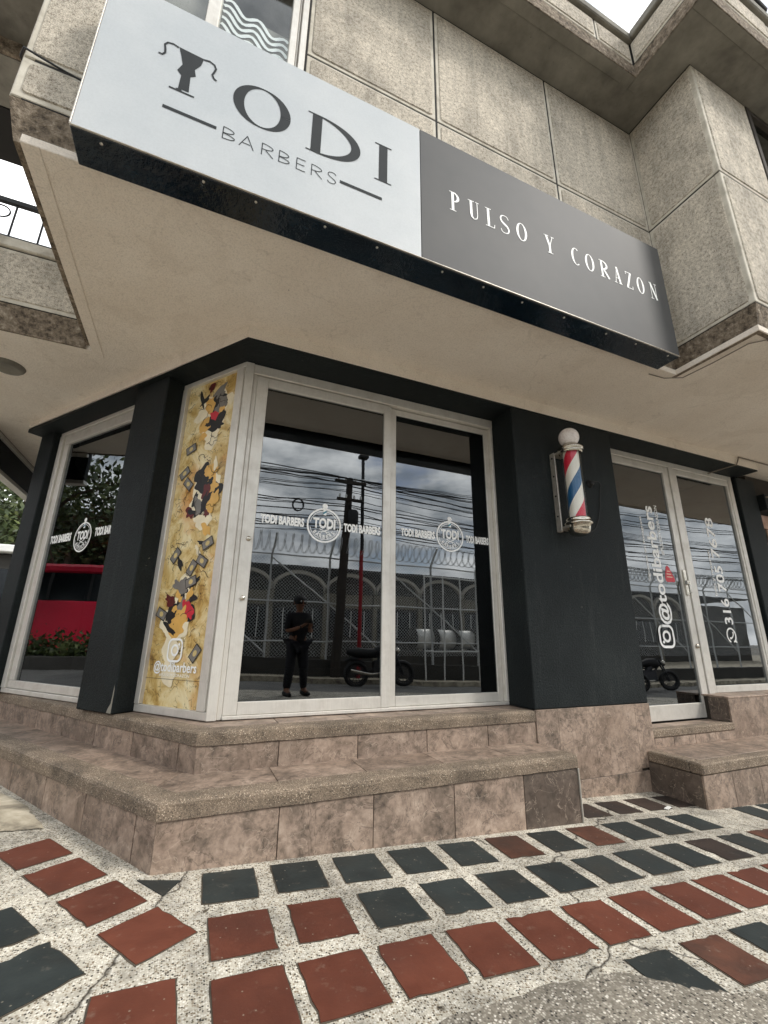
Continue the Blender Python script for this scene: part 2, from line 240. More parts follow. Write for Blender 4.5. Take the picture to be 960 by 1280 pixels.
# ------------------------------------------------------------------ builders
class MB:
    """collects vertices and faces, build() links them as one mesh object"""
    def __init__(s): s.v = []; s.f = []; s.sm = []
    def add(s, vs, fs, smooth=False):
        k = len(s.v); s.v += [tuple(v) for v in vs]; s.f += [tuple(i+k for i in f) for f in fs]; s.sm += [smooth]*len(fs); return s
    def box(s, x0, x1, y0, y1, z0, z1, T=None):
        vs = [(x0, y0, z0), (x1, y0, z0), (x1, y1, z0), (x0, y1, z0), (x0, y0, z1), (x1, y0, z1), (x1, y1, z1), (x0, y1, z1)]
        if T: vs = [T(*v) for v in vs]
        return s.add(vs, [(0, 3, 2, 1), (4, 5, 6, 7), (0, 1, 5, 4), (1, 2, 6, 5), (2, 3, 7, 6), (3, 0, 4, 7)])
    def prism(s, plan, z0, z1, T=None):
        """plan CCW seen from above; z0/z1 numbers or functions of (x,y)"""
        a = z0 if callable(z0) else (lambda x, y: z0); b = z1 if callable(z1) else (lambda x, y: z1); n = len(plan)
        vs = [(x, y, a(x, y)) for x, y in plan]+[(x, y, b(x, y)) for x, y in plan]
        if T: vs = [T(*v) for v in vs]
        return s.add(vs, [tuple(range(n-1, -1, -1)), tuple(range(n, 2*n))]+[(i, (i+1) % n, n+(i+1) % n, n+i) for i in range(n)])
    def tube(s, pts, r, seg=8, cap=True, r2=None):
        pts = [Vector(p) for p in pts]; n = len(pts); rings = []; ref = None
        for i, p in enumerate(pts):
            t = (pts[min(i+1, n-1)]-pts[max(i-1, 0)]).normalized()
            if ref is None: ref = Vector((0, 0, 1)) if abs(t.z) < .9 else Vector((1, 0, 0))
            a = t.cross(ref).normalized(); b = a.cross(t).normalized(); ref = b
            rr = r[i] if isinstance(r, (list, tuple)) else (r if r2 is None else r+(r2-r)*i/(n-1))
            rings.append([p+a*math.cos(2*math.pi*k/seg)*rr+b*math.sin(2*math.pi*k/seg)*rr for k in range(seg)])
        vs = [v for g in rings for v in g]; fs = []
        for i in range(n-1):
            for k in range(seg): fs.append((i*seg+k, i*seg+(k+1) % seg, (i+1)*seg+(k+1) % seg, (i+1)*seg+k))
        s.add(vs, fs, True)
        if cap:
            s.add(rings[0], [tuple(range(seg))]); s.add(rings[-1], [tuple(range(seg-1, -1, -1))])
        return s
    def lathe(s, prof, c, seg=32, axis=None):
        """prof [(r,z)], about vertical axis through c"""
        vs = []; fs = []; n = len(prof)
        for r, z in prof:
            for k in range(seg): a = 2*math.pi*k/seg; vs.append((c[0]+r*math.cos(a), c[1]+r*math.sin(a), c[2]+z))
        if axis: vs = [axis(Vector(v)-Vector(c))+Vector(c) for v in vs]
        for i in range(n-1):
            for k in range(seg): fs.append((i*seg+k, i*seg+(k+1) % seg, (i+1)*seg+(k+1) % seg, (i+1)*seg+k))
        return s.add(vs, fs, True)
    def build(s, name, mat, parent=None, bevel=0, root=None):
        me = bpy.data.meshes.new(name); org = Vector(root.location) if root else Vector((0, 0, 0))
        me.from_pydata([tuple(Vector(v)-org) for v in s.v], [], s.f)
        me.polygons.foreach_set('use_smooth', s.sm)
        bm = bmesh.new(); bm.from_mesh(me)
        bmesh.ops.recalc_face_normals(bm, faces=bm.faces)
        if bevel: bmesh.ops.bevel(bm, geom=list(bm.edges), offset=bevel, segments=1, affect='EDGES', profile=.7)
        bm.to_mesh(me); bm.free()
        me.materials.append(M[mat] if isinstance(mat, str) else mat)
        o = bpy.data.objects.new(name, me); C.objects.link(o)
        if parent is not None: o.parent = parent
        return o
def tag(o, label=None, cat=None, group=None, kind=None):
    if label: o['label'] = label
    if cat: o['category'] = cat
    if group: o['group'] = group
    if kind: o['kind'] = kind
    return o
class Thing:
    """an Empty at the thing's base; part() makes its child meshes, given in world coordinates"""
    def __init__(s, name, loc, label, cat, group=None):
        s.e = bpy.data.objects.new(name, None); C.objects.link(s.e); s.e.location = loc; s.e.empty_display_size = .1; tag(s.e, label, cat, group)
    def part(s, name, mb, mat, bevel=0, under=None, kind=None, label=None):
        o = mb.build(name, mat, under or s.e, bevel, root=s.e); tag(o, label=label, kind=kind); return o
    def rot(s, rz): s.e.rotation_euler = (0, 0, rz); return s
def children(o): return [c for c in bpy.data.objects if c.parent == o]
def copy_tree(o, parent=None):
    c = o.copy(); C.objects.link(c); c.parent = parent
    for ch in children(o): copy_tree(ch, c)
    return c
def struct(name, mb, mat, bevel=0): return tag(mb.build(name, mat, None, bevel), kind='structure')

def text_mesh(s, size, bold=0.0, shear=0.0, spacing=1.0, align='LEFT', xs=1.0):
    """flat outline of a text, baseline at y=0, in metres; returns (verts2d, faces)"""
    cu = bpy.data.curves.new('t', 'FONT'); cu.body = s; cu.size = size; cu.offset = bold; cu.shear = shear; cu.space_character = spacing; cu.align_x = align; cu.resolution_u = 3
    ob = bpy.data.objects.new('t', cu); C.objects.link(ob); bpy.context.view_layer.update()
    me = bpy.data.meshes.new_from_object(ob); v = [(p.co.x*xs, p.co.y) for p in me.vertices]; f = [tuple(p.vertices) for p in me.polygons]
    bpy.data.objects.remove(ob); bpy.data.curves.remove(cu); bpy.data.meshes.remove(me); return v, f
def text_fit(s, x0, x1, y0, h, **k):
    """text filling the width x0..x1 with cap height h"""
    v, f = text_mesh(s, 1.0, **k); xa = min(p[0] for p in v); xb = max(p[0] for p in v)
    cv = text_mesh('H', 1.0)[0]; ch = max(p[1] for p in cv); sx = (x1-x0)/(xb-xa); sy = h/ch
    return [(x0+(p[0]-xa)*sx, y0+p[1]*sy) for p in v], f
def lay(mb, vf, T, off=.0):
    """put flat 2d outlines on a surface; T(x,y,off) -> world"""
    v, f = vf; mb.add([T(x, y, off) for x, y in v], f)
# --- ribbon letters
def ribbon(pts, ws):
    n = len(pts); v = []
    for i, (x, y) in enumerate(pts):
        a = pts[max(i-1, 0)]; b = pts[min(i+1, n-1)]; dx, dy = b[0]-a[0], b[1]-a[1]; l = math.hypot(dx, dy) or 1
        wd = (ws[i] if isinstance(ws, list) else ws)/2; v += [(x-dy/l*wd, y+dx/l*wd), (x+dy/l*wd, y-dx/l*wd)]
    return v, [(2*i, 2*i+1, 2*i+3, 2*i+2) for i in range(n-1)]
def rect(x0, x1, y0, y1): return [(x0, y0), (x1, y0), (x1, y1), (x0, y1)], [(0, 1, 2, 3)]
def poly(p): return p, [tuple(range(len(p)))]
def arc(cx, cy, rx, ry, a0, a1, thick, thin, n=28):
    pts = []; ws = []
    for i in range(n+1):
        a = R_(a0+(a1-a0)*i/n); pts.append((cx+rx*math.cos(a), cy+ry*math.sin(a))); ws.append(thin+(thick-thin)*abs(math.cos(a))**1.6)
    return ribbon(pts, ws)
def glyph(ch, W, k, t, sf=True):
    """serif capital: width W, height 1, thick k, thin t; list of outlines"""
    S = .09 if sf else 0; g = []
    def stem(x, w_, s0=True, s1=True):
        g.append(rect(x-w_/2, x+w_/2, 0, 1))
        if sf:
            if s0: g.append(rect(x-w_/2-S, x+w_/2+S, 0, t*.9))
            if s1: g.append(rect(x-w_/2-S, x+w_/2+S, 1-t*.9, 1))
    x0 = k/2+S
    if ch == 'I': stem(W/2, k)
    elif ch in 'PRB':
        stem(x0, k, True, True); hb = .47
        r = W-k/2-x0
        g.append(arc(x0, 1-(1-hb)/2-t/2*0, r if ch != 'B' else r*.9, (1-hb)/2-t/2, 90, -90, k, t))
        if ch == 'B': g.append(arc(x0, hb/2, r, hb/2-t/2, 90, -90, k, t))
        if ch == 'R': g.append(ribbon([(x0+r*.35, hb), (W+.02, 0)], k if sf else t))
    elif ch == 'D':
        stem(x0, k); g.append(arc(x0, .5, W-k/2-x0, .5-t/2, 90, -90, k, t))
    elif ch == 'U':
        stem(x0, k, False, True); g[-2 if sf else -1] = rect(x0-k/2, x0+k/2, .25, 1); xr = W-t/2-S*.6
        g.append(rect(xr-t/2, xr+t/2, .25, 1)); g.append(ribbon([(x0, .27), (x0+.02, .12), ((x0+xr)/2-.02, .025), (xr-.04, .1), (xr, .27)], [k, k*.85, t*1.2, t*1.2, t]))
        if sf: g.append(rect(xr-t/2-S*.8, xr+t/2+S*.8, 1-t*.9, 1))
    elif ch == 'L':
        stem(x0, k); g.append(rect(x0, W, 0, t)); 
        if sf: g.append(poly([(W-t*1.2, 0), (W, 0), (W+.01, .2), (W-t*.4, .2)]))
    elif ch == 'E':
        stem(x0, k)
        for y in (0, .5-t/2, 1-t): g.append(rect(x0, W*(.9 if y == .5-t/2 else 1), y, y+t))
    elif ch == 'S':
        p = []; ws = []
        ctl = [(.92, .82), (.78, .955), (.5, .985), (.22, .93), (.1, .77), (.2, .62), (.5, .5), (.8, .38), (.9, .22), (.78, .07), (.5, .015), (.2, .05), (.08, .2)]
        for i in range(len(ctl)-1):
            for q in range(4):
                u = q/4; a = ctl[max(i-1, 0)]; b = ctl[i]; c = ctl[i+1]; d = ctl[min(i+2, len(ctl)-1)]
                f = lambda A, B, C_, D_: .5*((2*B)+(-A+C_)*u+(2*A-5*B+4*C_-D_)*u*u+(-A+3*B-3*C_+D_)*u**3)
                p.append((W*f(a[0], b[0], c[0], d[0]), f(a[1], b[1], c[1], d[1]))); s_ = (i+u)/(len(ctl)-1); ws.append(t+(k-t)*max(0, 1-abs(s_-.5)*3.2))
        p.append((W*ctl[-1][0], ctl[-1][1])); ws.append(t); g.append(ribbon(p, ws))
    elif ch == 'O': g.append(arc(W/2, .5, W/2-k/2, .5-t/2, 0, 360, k, t, 48))
    elif ch == 'C': g.append(arc(W*.55, .5, W*.55-k/2, .5-t/2, 55, 305, k, t, 40))
    elif ch == 'Y':
        g.append(ribbon([(S+k*.3, 1), (W/2, .45)], k)); g.append(ribbon([(W-S, 1), (W/2+k*.2, .45)], t)); g.append(rect(W/2-k/2, W/2+k/2, 0, .47))
        if sf: g.append(rect(0, k+S*1.6, 1-t*.9, 1)); g.append(rect(W-S*2, W, 1-t*.9, 1)); g.append(rect(W/2-k/2-S, W/2+k/2+S, 0, t*.9))
    elif ch == 'A':
        g.append(ribbon([(S, 0), (W/2, 1)], t)); g.append(ribbon([(W/2-k*.1, 1), (W-S-k*.2, 0)], k)); g.append(rect(W*.22, W*.75, .3, .3+t))
        if sf: g.append(rect(0, S*2, 0, t*.9)); g.append(rect(W-S*2-k*.5, W, 0, t*.9))
    elif ch == 'Z':
        g.append(rect(.02, W, 1-t, 1)); g.append(rect(0, W, 0, t)); g.append(ribbon([(W-k*.5, 1-t), (k*.5, t)], k))
        if sf: g.append(rect(.02, .02+t, .82, 1)); g.append(rect(W-t, W, 0, .18))
    elif ch == 'N':
        g.append(rect(S, S+t, 0, 1)); g.append(rect(W-S-t, W-S, 0, 1)); g.append(ribbon([(S+t*.5, 1), (W-S-t*.5, 0)], k))
        if sf: g.append(rect(0, S*2+t, 0, t*.9)); g.append(rect(W-S*2-t, W, 1-t*.9, 1)); g.append(rect(0, S+t, 1-t*.9, 1))
    return g
def lay_glyph(mb, g, T, x, y, h, off=.0012):
    for i, (v, f) in enumerate(g): mb.add([T(x+a*h, y+b*h, off+i*.00018) for a, b in v], f)

# ------------------------------------------------------------------ site frames
GZ = lambda x, y=0: -.785-.0467*min(max(x, -2.0), 12.0)
AL = R_(52.2); LO = Vector((.117, 2.5, 0)); LU = Vector((-math.cos(AL), math.sin(AL), 0)); LN = Vector((-math.sin(AL), -math.cos(AL), 0))
def TL(s, off, z): return LO+LU*s+LN*off+Vector((0, 0, z))         # left facade: s along, off outwards, z up
def TLs(x, y, off): return TL(-x, off, y)                            # text on the left facade
ZF, ZT, ZS = -.395, 1.653, 1.75
YB, YG = 2.27, 2.5
YW, XB, YBAY = 1.57, 2.79, 1.08

# ------------------------------------------------------------------ ground, street, pavement
def sheet(x0, x1, y0, y1, dz):
    mb = MB(); xs = sorted({x0, x1} | {x for x in (-2.0, 12.0) if x0 < x < x1})
    for a, b in zip(xs, xs[1:]): mb.add([(a, y0, GZ(a)+dz), (b, y0, GZ(b)+dz), (b, y1, GZ(b)+dz), (a, y1, GZ(a)+dz)], [(0, 1, 2, 3)])
    return mb
def raised(x0, x1, y0, y1, dz, drop=.3, mb=None):
    mb = mb or MB(); xs = sorted({x0, x1} | {x for x in (-2.0, 12.0) if x0 < x < x1})
    for a, b in zip(xs, xs[1:]): mb.prism([(a, y0), (b, y0), (b, y1), (a, y1)], lambda x, y: GZ(x)-drop, lambda x, y: GZ(x)+dz)
    return mb
struct('ground', sheet(-600, 600, -600, 600, -.16), 'worn_cement')
mb = sheet(-300, 300, -6.1, -3.05, -.12)
struct('road', mb, 'asphalt')
struct('side_road', sheet(-17.5, -4.35, -3.05, 300, -.116), 'asphalt')
pavement = struct('pavement', raised(-4.2, 40, -2.9, 40, 0), 'terrazzo')
struct('kerb', raised(-4.35, 40, -3.05, -2.9, -.004).add([], []), 'curb')
mb = MB(); mb.prism([(-4.35, -2.9), (-4.2, -2.9), (-4.2, 60), (-4.35, 60)], lambda x, y: GZ(x)-.3, lambda x, y: GZ(x)-.004)
struct('side_kerb', mb, 'curb')
struct('far_pavement', raised(-300, 300, -30, -6.1, .0), 'old_concrete')
mb = MB()
for y0 in range(-2, 60, 1):
    if y0 % 4 < 2: mb.add([(-7.6, y0, GZ(-9)-.112), (-7.5, y0, GZ(-9)-.112), (-7.5, y0+1, GZ(-9)-.112), (-7.6, y0+1, GZ(-9)-.112)], [(0, 1, 2, 3)])
mb.add([(-4.75, -3, GZ(-9)-.112), (-4.65, -3, GZ(-9)-.112), (-4.65, 60, GZ(-9)-.112), (-4.75, 60, GZ(-9)-.112)], [(0, 1, 2, 3)])
struct('road_marking', mb, 'marking')

# pavers: shared irregular slabs, set 3 mm proud of the terrazzo joints
def paver_mesh(nm, lx, ly, mat, seed):
    rnd = random.Random(seed); pts = []
    cor = [(-lx/2, -ly/2), (lx/2, -ly/2), (lx/2, ly/2), (-lx/2, ly/2)]
    for i in range(4):
        a, b = cor[i], cor[(i+1) % 4]; n = 6
        for j in range(n):
            t = j/n; nx, ny = (b[1]-a[1]), -(b[0]-a[0]); l = math.hypot(nx, ny); d = rnd.uniform(-.0010, .0007)
            if j == 0: d = -rnd.random()*.004
            if rnd.random() < .06: d = -rnd.uniform(.003, .011)
            pts.append((a[0]+(b[0]-a[0])*t+nx/l*d, a[1]+(b[1]-a[1])*t+ny/l*d))
    mb = MB(); mb.prism(pts, -.02, .003); k_ = len(mb.f)
    mb.prism([(x*(1+.0042/lx*2)+rnd.uniform(-.0016, .0016), y*(1+.0042/ly*2)+rnd.uniform(-.0016, .0016)) for x, y in pts], -.021, .0011)     # dirty bedding joint round the slab
    me = bpy.data.meshes.new(nm); me.from_pydata(mb.v, [], mb.f); me.update(); me.materials.append(M[mat]); me.materials.append(M['joint_dirt'])
    for i, p_ in enumerate(me.polygons): p_.material_index = 0 if i < k_ else 1
    return me
PV = {c: [paver_mesh('paver', .171, .193, c, 11*i+hash(c) % 7*0+{'paver_red': 1, 'paver_dark': 2, 'paver_brown': 3, 'paver_deep': 4}[c]) for i in range(6)] for c in ('paver_red', 'paver_dark', 'paver_brown', 'paver_deep')}
TILT = math.atan(.0467)
def paver(x, y, rz, c, sx=1, sy=1):
    o = bpy.data.objects.new('paver', random.choice(PV[c])); C.objects.link(o); o.parent = pavement
    mw = Matrix.Translation((x, y, GZ(x)+random.uniform(-.001, .0008))) @ Matrix.Rotation(TILT, 4, 'Y') @ Matrix.Rotation(rz+random.uniform(-.012, .012)+math.pi*random.randint(0, 1), 4, 'Z') @ Matrix.Diagonal((sx, sy, 1, 1))
    o.matrix_local = mw; return o
x0 = .222; px = .2345
for i in range(-1, 22):                       # row against the steps
    x = x0+px*i
    if i < 0 or 2.72 < x: 
        if i < 0 or x < 3.0: continue
    c = 'paver_brown' if i in (5, 7) else 'paver_dark'
    if x > 2.78: continue
    paver(x, 1.812, -.02, c)
for i in range(22):                            # second row: two red, then dark
    x = .233+.2325*i; paver(x, 1.543, -.02 if i > 2 else .0, 'paver_red' if i < 2 else ('paver_brown' if i in (11,) else ('paver_deep' if i == 9 else 'paver_dark')))
for i in range(-1, 22):                        # red row
    x = .228+.2175*i if i > 0 else .232+.25*i; paver(x, 1.277 if i >= 0 else 1.305, -.02 if i > 2 else .03, 'paver_red', 1.02, 1.03)
for i in range(4, 22):                         # lower dark row
    paver(.382+.2265*i, 1.03, -.02, 'paver_brown' if i in (5, 12) else 'paver_dark', .94, .9)
for r_ in range(1, 4):
    for i in range(10, 22): paver(.3+.2265*i, 1.03-.262*r_, -.02, 'paver_red' if r_ == 2 else 'paver_dark')
for i in range(4):                             # short dark-brown row beside the pillar
    paver(2.11+.235*i, 2.085, -.02, 'paver_deep', 1, .94)
for i in range(12):                            # rows out from the door step
    if i > 0: paver(2.9+.232*i, 1.812, -.02, 'paver_dark')
# side rows, turned with the side steps
la = Vector((.565, -.825)).normalized(); lc = Vector((.80, .60)); rzl = math.atan2(la.y, la.x)+math.pi/2
for j in range(-5, 3):
    p = Vector((-.29, 2.025))+la*.249*j
    if -1 <= j <= 2: paver(p.x, p.y, rzl, 'paver_red')
for j in range(-6, 3):
    p = Vector((-.29, 2.025))+la*(.249*j+.17)-lc*.262
    if j in (-2, 0, 1, -4): paver(p.x, p.y, rzl, 'paver_dark')
for r_ in (2, 3):
    for j in range(-7, 2):
        p = Vector((-.29, 2.025))+la*(.249*j+.1)-lc*.262*r_; paver(p.x, p.y, rzl, 'paver_red' if r_ == 3 else 'paver_dark')
# cut corner paver and the repaired patches
mb = MB(); mb.prism([(-.066, 1.925), (.02, 1.80), (.068, 1.886)][::1], lambda x, y: GZ(x)-.02, lambda x, y: GZ(x)+.003); o = mb.build('corner_paver', 'paver_dark', pavement)
def blob(pts, n=6, amp=.012, seed=3):
    rnd = random.Random(seed); out = []
    for a, b in zip(pts, pts[1:]+pts[:1]):
        for j in range(n):
            t = j/n; out.append((a[0]+(b[0]-a[0])*t+rnd.uniform(-amp, amp), a[1]+(b[1]-a[1])*t+rnd.uniform(-amp, amp)))
    return out
def flat(pts, dz, T=GZ):
    mb = MB(); mb.add([(x, y, T(x)+dz) for x, y in pts], [tuple(range(len(pts)))]); return mb
struct('worn_patch', flat(blob([(.50, 1.09), (.95, 1.105), (1.17, 1.075), (1.27, .985), (1.38, .93), (1.5, .9), (2.2, .55), (2.2, -.4), (.5, -.4)], 9, .006), .0045), 'worn_cement')
struct('broken_slab', flat(blob([(-.60, 2.47), (-.46, 2.47), (-.60, 2.76), (-1.2, 3.6), (-2.2, 3.6), (-2.2, 2.2), (-.9, 2.3)], 7, .008), .0045), 'old_concrete')
# small litter
for k, (x, y, rz, c, sz) in enumerate([(2.62, 1.99, .3, 'white_paint', .028), (-.36, 2.50, -.9, 'white_paint', .03)]):
    mb = MB(); mb.box(-sz, sz, -sz*.35, sz*.35, 0, .004); o = mb.build('litter_scrap', c); o.location = (x, y, GZ(x)+.006); o.rotation_euler = (0, 0, rz)
    tag(o, ['torn white paper scrap on the paving beside the door step', 'small white scrap at the foot of the side steps', 'short brown twig on the paving'][k], ['paper', 'paper', 'twig'][k])

# ------------------------------------------------------------------ corner steps
AS = R_(56.8); SU = Vector((-math.cos(AS), math.sin(AS), 0)); SN = Vector((-math.sin(AS), -math.cos(AS), 0))
class Line2:
    """front line of a step: right run parallel to X at y0, left run through the corner in direction SU"""
    def __init__(s, cx, cy): s.c = Vector((cx, cy, 0))
    def corner(s, inset):
        # intersection of the two runs moved back by inset
        y = s.c.y+inset; p = s.c-SN*inset; t = (y-p.y)/SU.y; return Vector((p.x+SU.x*t, y, 0))
    def right(s, x, inset): return Vector((x, s.c.y+inset, 0))
    def left(s, d, inset): return s.corner(inset)+SU*d
up_l, lo_l = Line2(.083, 2.271), Line2(-.031, 1.952)
steps = Thing('corner_steps', (.4, 2.2, GZ(.4)), 'two stone-tiled corner steps with pebbled nosings below the shop window', 'steps')
def run(line, xr, dl, a, b, z0, z1, name, mat, pitch=None, start=0, bevel=.0015, gap=.0030, lsets=True):
    """pieces along both runs, between insets a (front) and b (back)"""
    c0, c1 = line.corner(a), line.corner(b)
    # right run
    xs = [None]+([start+pitch*i for i in range(1, 60) if start+pitch*i < xr-.06] if pitch else [])+[xr]
    for i in range(len(xs)-1):
        p0 = c0 if xs[i] is None else line.right(xs[i]+gap/2, a); p1 = c1 if xs[i] is None else line.right(xs[i]+gap/2, b)
        q0 = line.right(xs[i+1]-gap/2, a); q1 = line.right(xs[i+1]-gap/2, b)
        mb = MB(); mb.prism([(p0.x, p0.y), (q0.x, q0.y), (q1.x, q1.y), (p1.x, p1.y)], z0, z1); steps.part(name, mb, mat(i, 0) if callable(mat) else mat, bevel)
    ds = [0]+([.13]+[.13+pitch*i for i in range(1, 60) if .13+pitch*i < dl-.06] if pitch else [])+[dl]
    for i in range(len(ds)-1):
        p0 = line.left(ds[i]+gap/2, a); p1 = line.left(ds[i]+gap/2, b); q0 = line.left(ds[i+1]-gap/2, a); q1 = line.left(ds[i+1]-gap/2, b)
        mb = MB(); mb.prism([(p0.x, p0.y), (p1.x, p1.y), (q1.x, q1.y), (q0.x, q0.y)][::-1], z0, z1); steps.part(name, mb, mat(i, 1) if callable(mat) else mat, bevel)
gz = lambda x, y: GZ(x)-.05
tl = lambda i, s: 'step_tile'
# cores (grout shows in the joints)
def core(line, xr, dl, a, b, z0, z1):
    c = line.corner(a); cb = line.corner(b); l0 = line.left(dl, a); l1 = line.left(dl, b)
    mb = MB(); mb.prism([(c.x, c.y), (xr, c.y), (xr, cb.y), (cb.x, cb.y)], z0, z1); mb.prism([(l0.x, l0.y), (c.x, c.y), (cb.x, cb.y), (l1.x, l1.y)], z0, z1); return mb
steps.part('core', core(lo_l, 1.93, 3.6, .012, .45, gz, -.575), 'grout'); steps.part('core', core(up_l, 1.963, 3.4, .012, .5, -.6, -.409), 'grout')
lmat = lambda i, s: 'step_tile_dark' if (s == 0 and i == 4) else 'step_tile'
run(lo_l, 1.935, 3.6, 0, .016, gz, -.628, 'riser_tile', lmat, .395, .005)
run(up_l, 1.963, 3.4, 0, .016, -.575, -.459, 'riser_tile', tl, .392, .05)
run(lo_l, 1.935, 3.6, .095, .40, -.585, -.566, 'tread_tile', tl, .395, .01)
run(up_l, 1.963, 3.4, .09, .45, -.42, -.399, 'tread_tile', tl, .392, .06)
def nosing(line, xr, dl, z, h, d):
    mb = MB(); prof = [(d, z-.001), (.016, z), (.004, z-.003), (-.004, z-.010), (-.006, z-.022), (-.006, z-h), (.004, z-h-.003), (d, z-h)]
    secs = []
    for kind, val in [('l', dl*(1-i/30)) for i in range(30)]+[('c', 0)]+[('r', i/30) for i in range(1, 31)]:
        ring = []
        for j, (a, zz) in enumerate(prof):
            a += random.uniform(-.0018, .0018) if j in (2, 3, 4) else 0; zz += random.uniform(-.0015, .001) if j in (1, 2, 3, 5) else 0
            c = line.corner(a)
            p = line.left(val, a) if kind == 'l' else c if kind == 'c' else c.lerp(line.right(xr, a), val)
            ring.append((p.x, p.y, zz))
        secs.append(ring)
    n = len(prof); vs = [v for r_ in secs for v in r_]; fs = []
    for i in range(len(secs)-1):
        for k in range(n): fs.append((i*n+k, i*n+(k+1) % n, (i+1)*n+(k+1) % n, (i+1)*n+k))
    mb.add(vs, fs, False); mb.add(secs[-1], [tuple(range(n))]); mb.add(secs[0], [tuple(range(n-1, -1, -1))]); return mb
steps.part('nosing', nosing(lo_l, 1.938, 3.6, -.564, .061, .094), 'aggregate'); steps.part('nosing', nosing(up_l, 1.962, 3.4, -.398, .058, .089), 'aggregate')
mb = MB(); mb.box(1.937, 1.947, 1.955, 2.262, GZ(1.93)-.05, -.57); steps.part('end_tile', mb, 'step_tile', .0015)
mb = MB(); mb.box(1.9372, 1.9432, 1.945, 1.954, GZ(1.93), -.63); steps.part('edge_trim', mb, 'arch_trim', .001)

# ------------------------------------------------------------------ door steps
ds = Thing('door_steps', (3.6, 2.1, GZ(3.6)), 'tiled stone step and sill in front of the glass shop door', 'steps')
xe = 6.4
def xtiles(name, x0, x1, pitch, y0, y1, z0, z1, mat, th):
    k = int(round((x1-x0)/pitch)); p = (x1-x0)/k
    for i in range(k):
        mb = MB(); mb.prism([(x0+p*i+.0015, y0), (x0+p*(i+1)-.0015, y0), (x0+p*(i+1)-.0015, y1), (x0+p*i+.0015, y1)], z0, z1); th.part(name, mb, mat, .0015)
mb = MB(); mb.prism([(2.875, 1.93), (xe, 1.93), (xe, 2.45), (2.875, 2.45)], gz, -.69); mb.box(2.955, 3.87, 2.3, 2.6, -.8, -.578); ds.part('core', mb, 'grout')
xtiles('riser_tile', 2.862, xe, .27, 1.918, 1.932, gz, -.746, 'step_tile', ds)
mb = MB(); mb.prism([(2.8615, 1.934), (2.8745, 1.934), (2.8745, 2.262), (2.8615, 2.262)], gz, -.746); ds.part('side_tile', mb, 'step_tile_dark', .0015)  # darker tile copy puts the shade of this left face into its colour
xtiles('tread_tile', 2.95, xe, .37, 1.995, 2.30, -.70, -.683, 'step_tile', ds)
mb = MB(); mb.box(2.86, xe, 1.911, 1.994, -.7435, -.681); mb.box(2.86, 2.949, 1.9945, 2.262, -.7435, -.681); ds.part('nosing', mb, 'aggregate', .008)
xtiles('riser_tile', 2.955, 3.87, .23, 2.292, 2.3, -.683, -.622, 'step_tile', ds)
mb = MB(); mb.box(2.955, 3.872, 2.285, 2.36, -.6215, -.571); ds.part('nosing', mb, 'aggregate', .006)
xtiles('tread_tile', 2.955, 3.872, .46, 2.361, 2.47, -.59, -.5735, 'step_tile', ds)

# ------------------------------------------------------------------ the shop building
bld = Thing('corner_building', (1.5, 4.2, GZ(1.5)), 'two storey corner shop building with charcoal ground floor and pebbled upper walls', 'building')
P = bld.part
def TY(yf): return lambda x, off, z: (x, yf-off, z)                 # surface facing the street
def TXm(xf): return lambda y, off, z: (xf-off, y, z)                # surface facing left
def isect(y, off):                                                  # main line y=const meets the left facade moved out by off
    p = LO+LN*off; t = (y-p.y)/LU.y; return (p.x+LU.x*t, y)
def lp(s, off): q = LO+LU*s+LN*off; return (q.x, q.y)
# pale beam and dark lintel underside running round the corner
def band(yo, yi, offo, offi, xr, sl, z0, z1, rise=0):
    mb = MB(); a, b = isect(yo, offo), isect(yi, offi)
    mb.prism([a, (xr, yo), (xr, yi), b], z0, z1)
    dl = lambda x, y: rise*((Vector((x, y, 0))-LO).dot(LU) > 1.5)
    mb.prism([lp(sl, offo), a, b, lp(sl, offi)], lambda x, y: z0+dl(x, y), z1); return mb
P('lintel', band(YB+.003, 2.62, .154, -.12, 5.0, 2.42, 1.655, 1.668, .045), 'black_paint')
P('beam', band(YB, 2.62, .157, -.12, 5.005, 2.42, 1.668, ZS+.03, .042), 'soffit_plaster', .004)
# soffit
def soffit_plan(d): return [(-.80+d, 1.60+d), (XB+.03+d, 1.60+d), (XB+.03+d, YBAY+.03+d), (9, YBAY+.03+d), (9, 7), (-1.78+d, 7), (-1.78+d, 2.93), (-.80+d, 2.93)]
mb = MB(); mb.prism(soffit_plan(0), ZS+.004, ZS+.09); soff = P('soffit', mb, 'soffit_plaster')
mb = MB(); mb.box(-.80, -.74, 1.60, 2.93, ZS, ZS+.0035); mb.box(-1.78, -.74, 2.931, 2.99, ZS, ZS+.0035); mb.box(-.739, XB+.03, 1.60, 1.655, ZS, ZS+.0035); P('soffit_border', mb, 'soffit_plaster', .001)
# pillar between the window and the door, with tiled base
mb = MB(); mb.box(1.965, 2.95, YB, 2.62, -.395, 1.654); P('pillar', mb, 'black_paint', .006)
for (a, b, c, d, y) in [(1.965, 2.135, -.395, -.72, 0), (2.1355, 2.80, -.395, -.795, .0004), (2.8005, 2.949, -.395, -.78, 0), (1.965, 2.135, -.7215, -1.05, .0005), (2.1355, 2.36, -.7965, -1.05, 0), (2.361, 2.949, -.7965, -1.05, .0006)]:
    mb = MB(); mb.box(a, b, YB-.006+y, YB+.01, d, c-.001); P('base_tile', mb, 'step_tile', .0012)
mb = MB(); mb.box(1.966, 2.948, YB+.009, 2.6, -1.1, -.396); P('pillar_core', mb, 'grout')
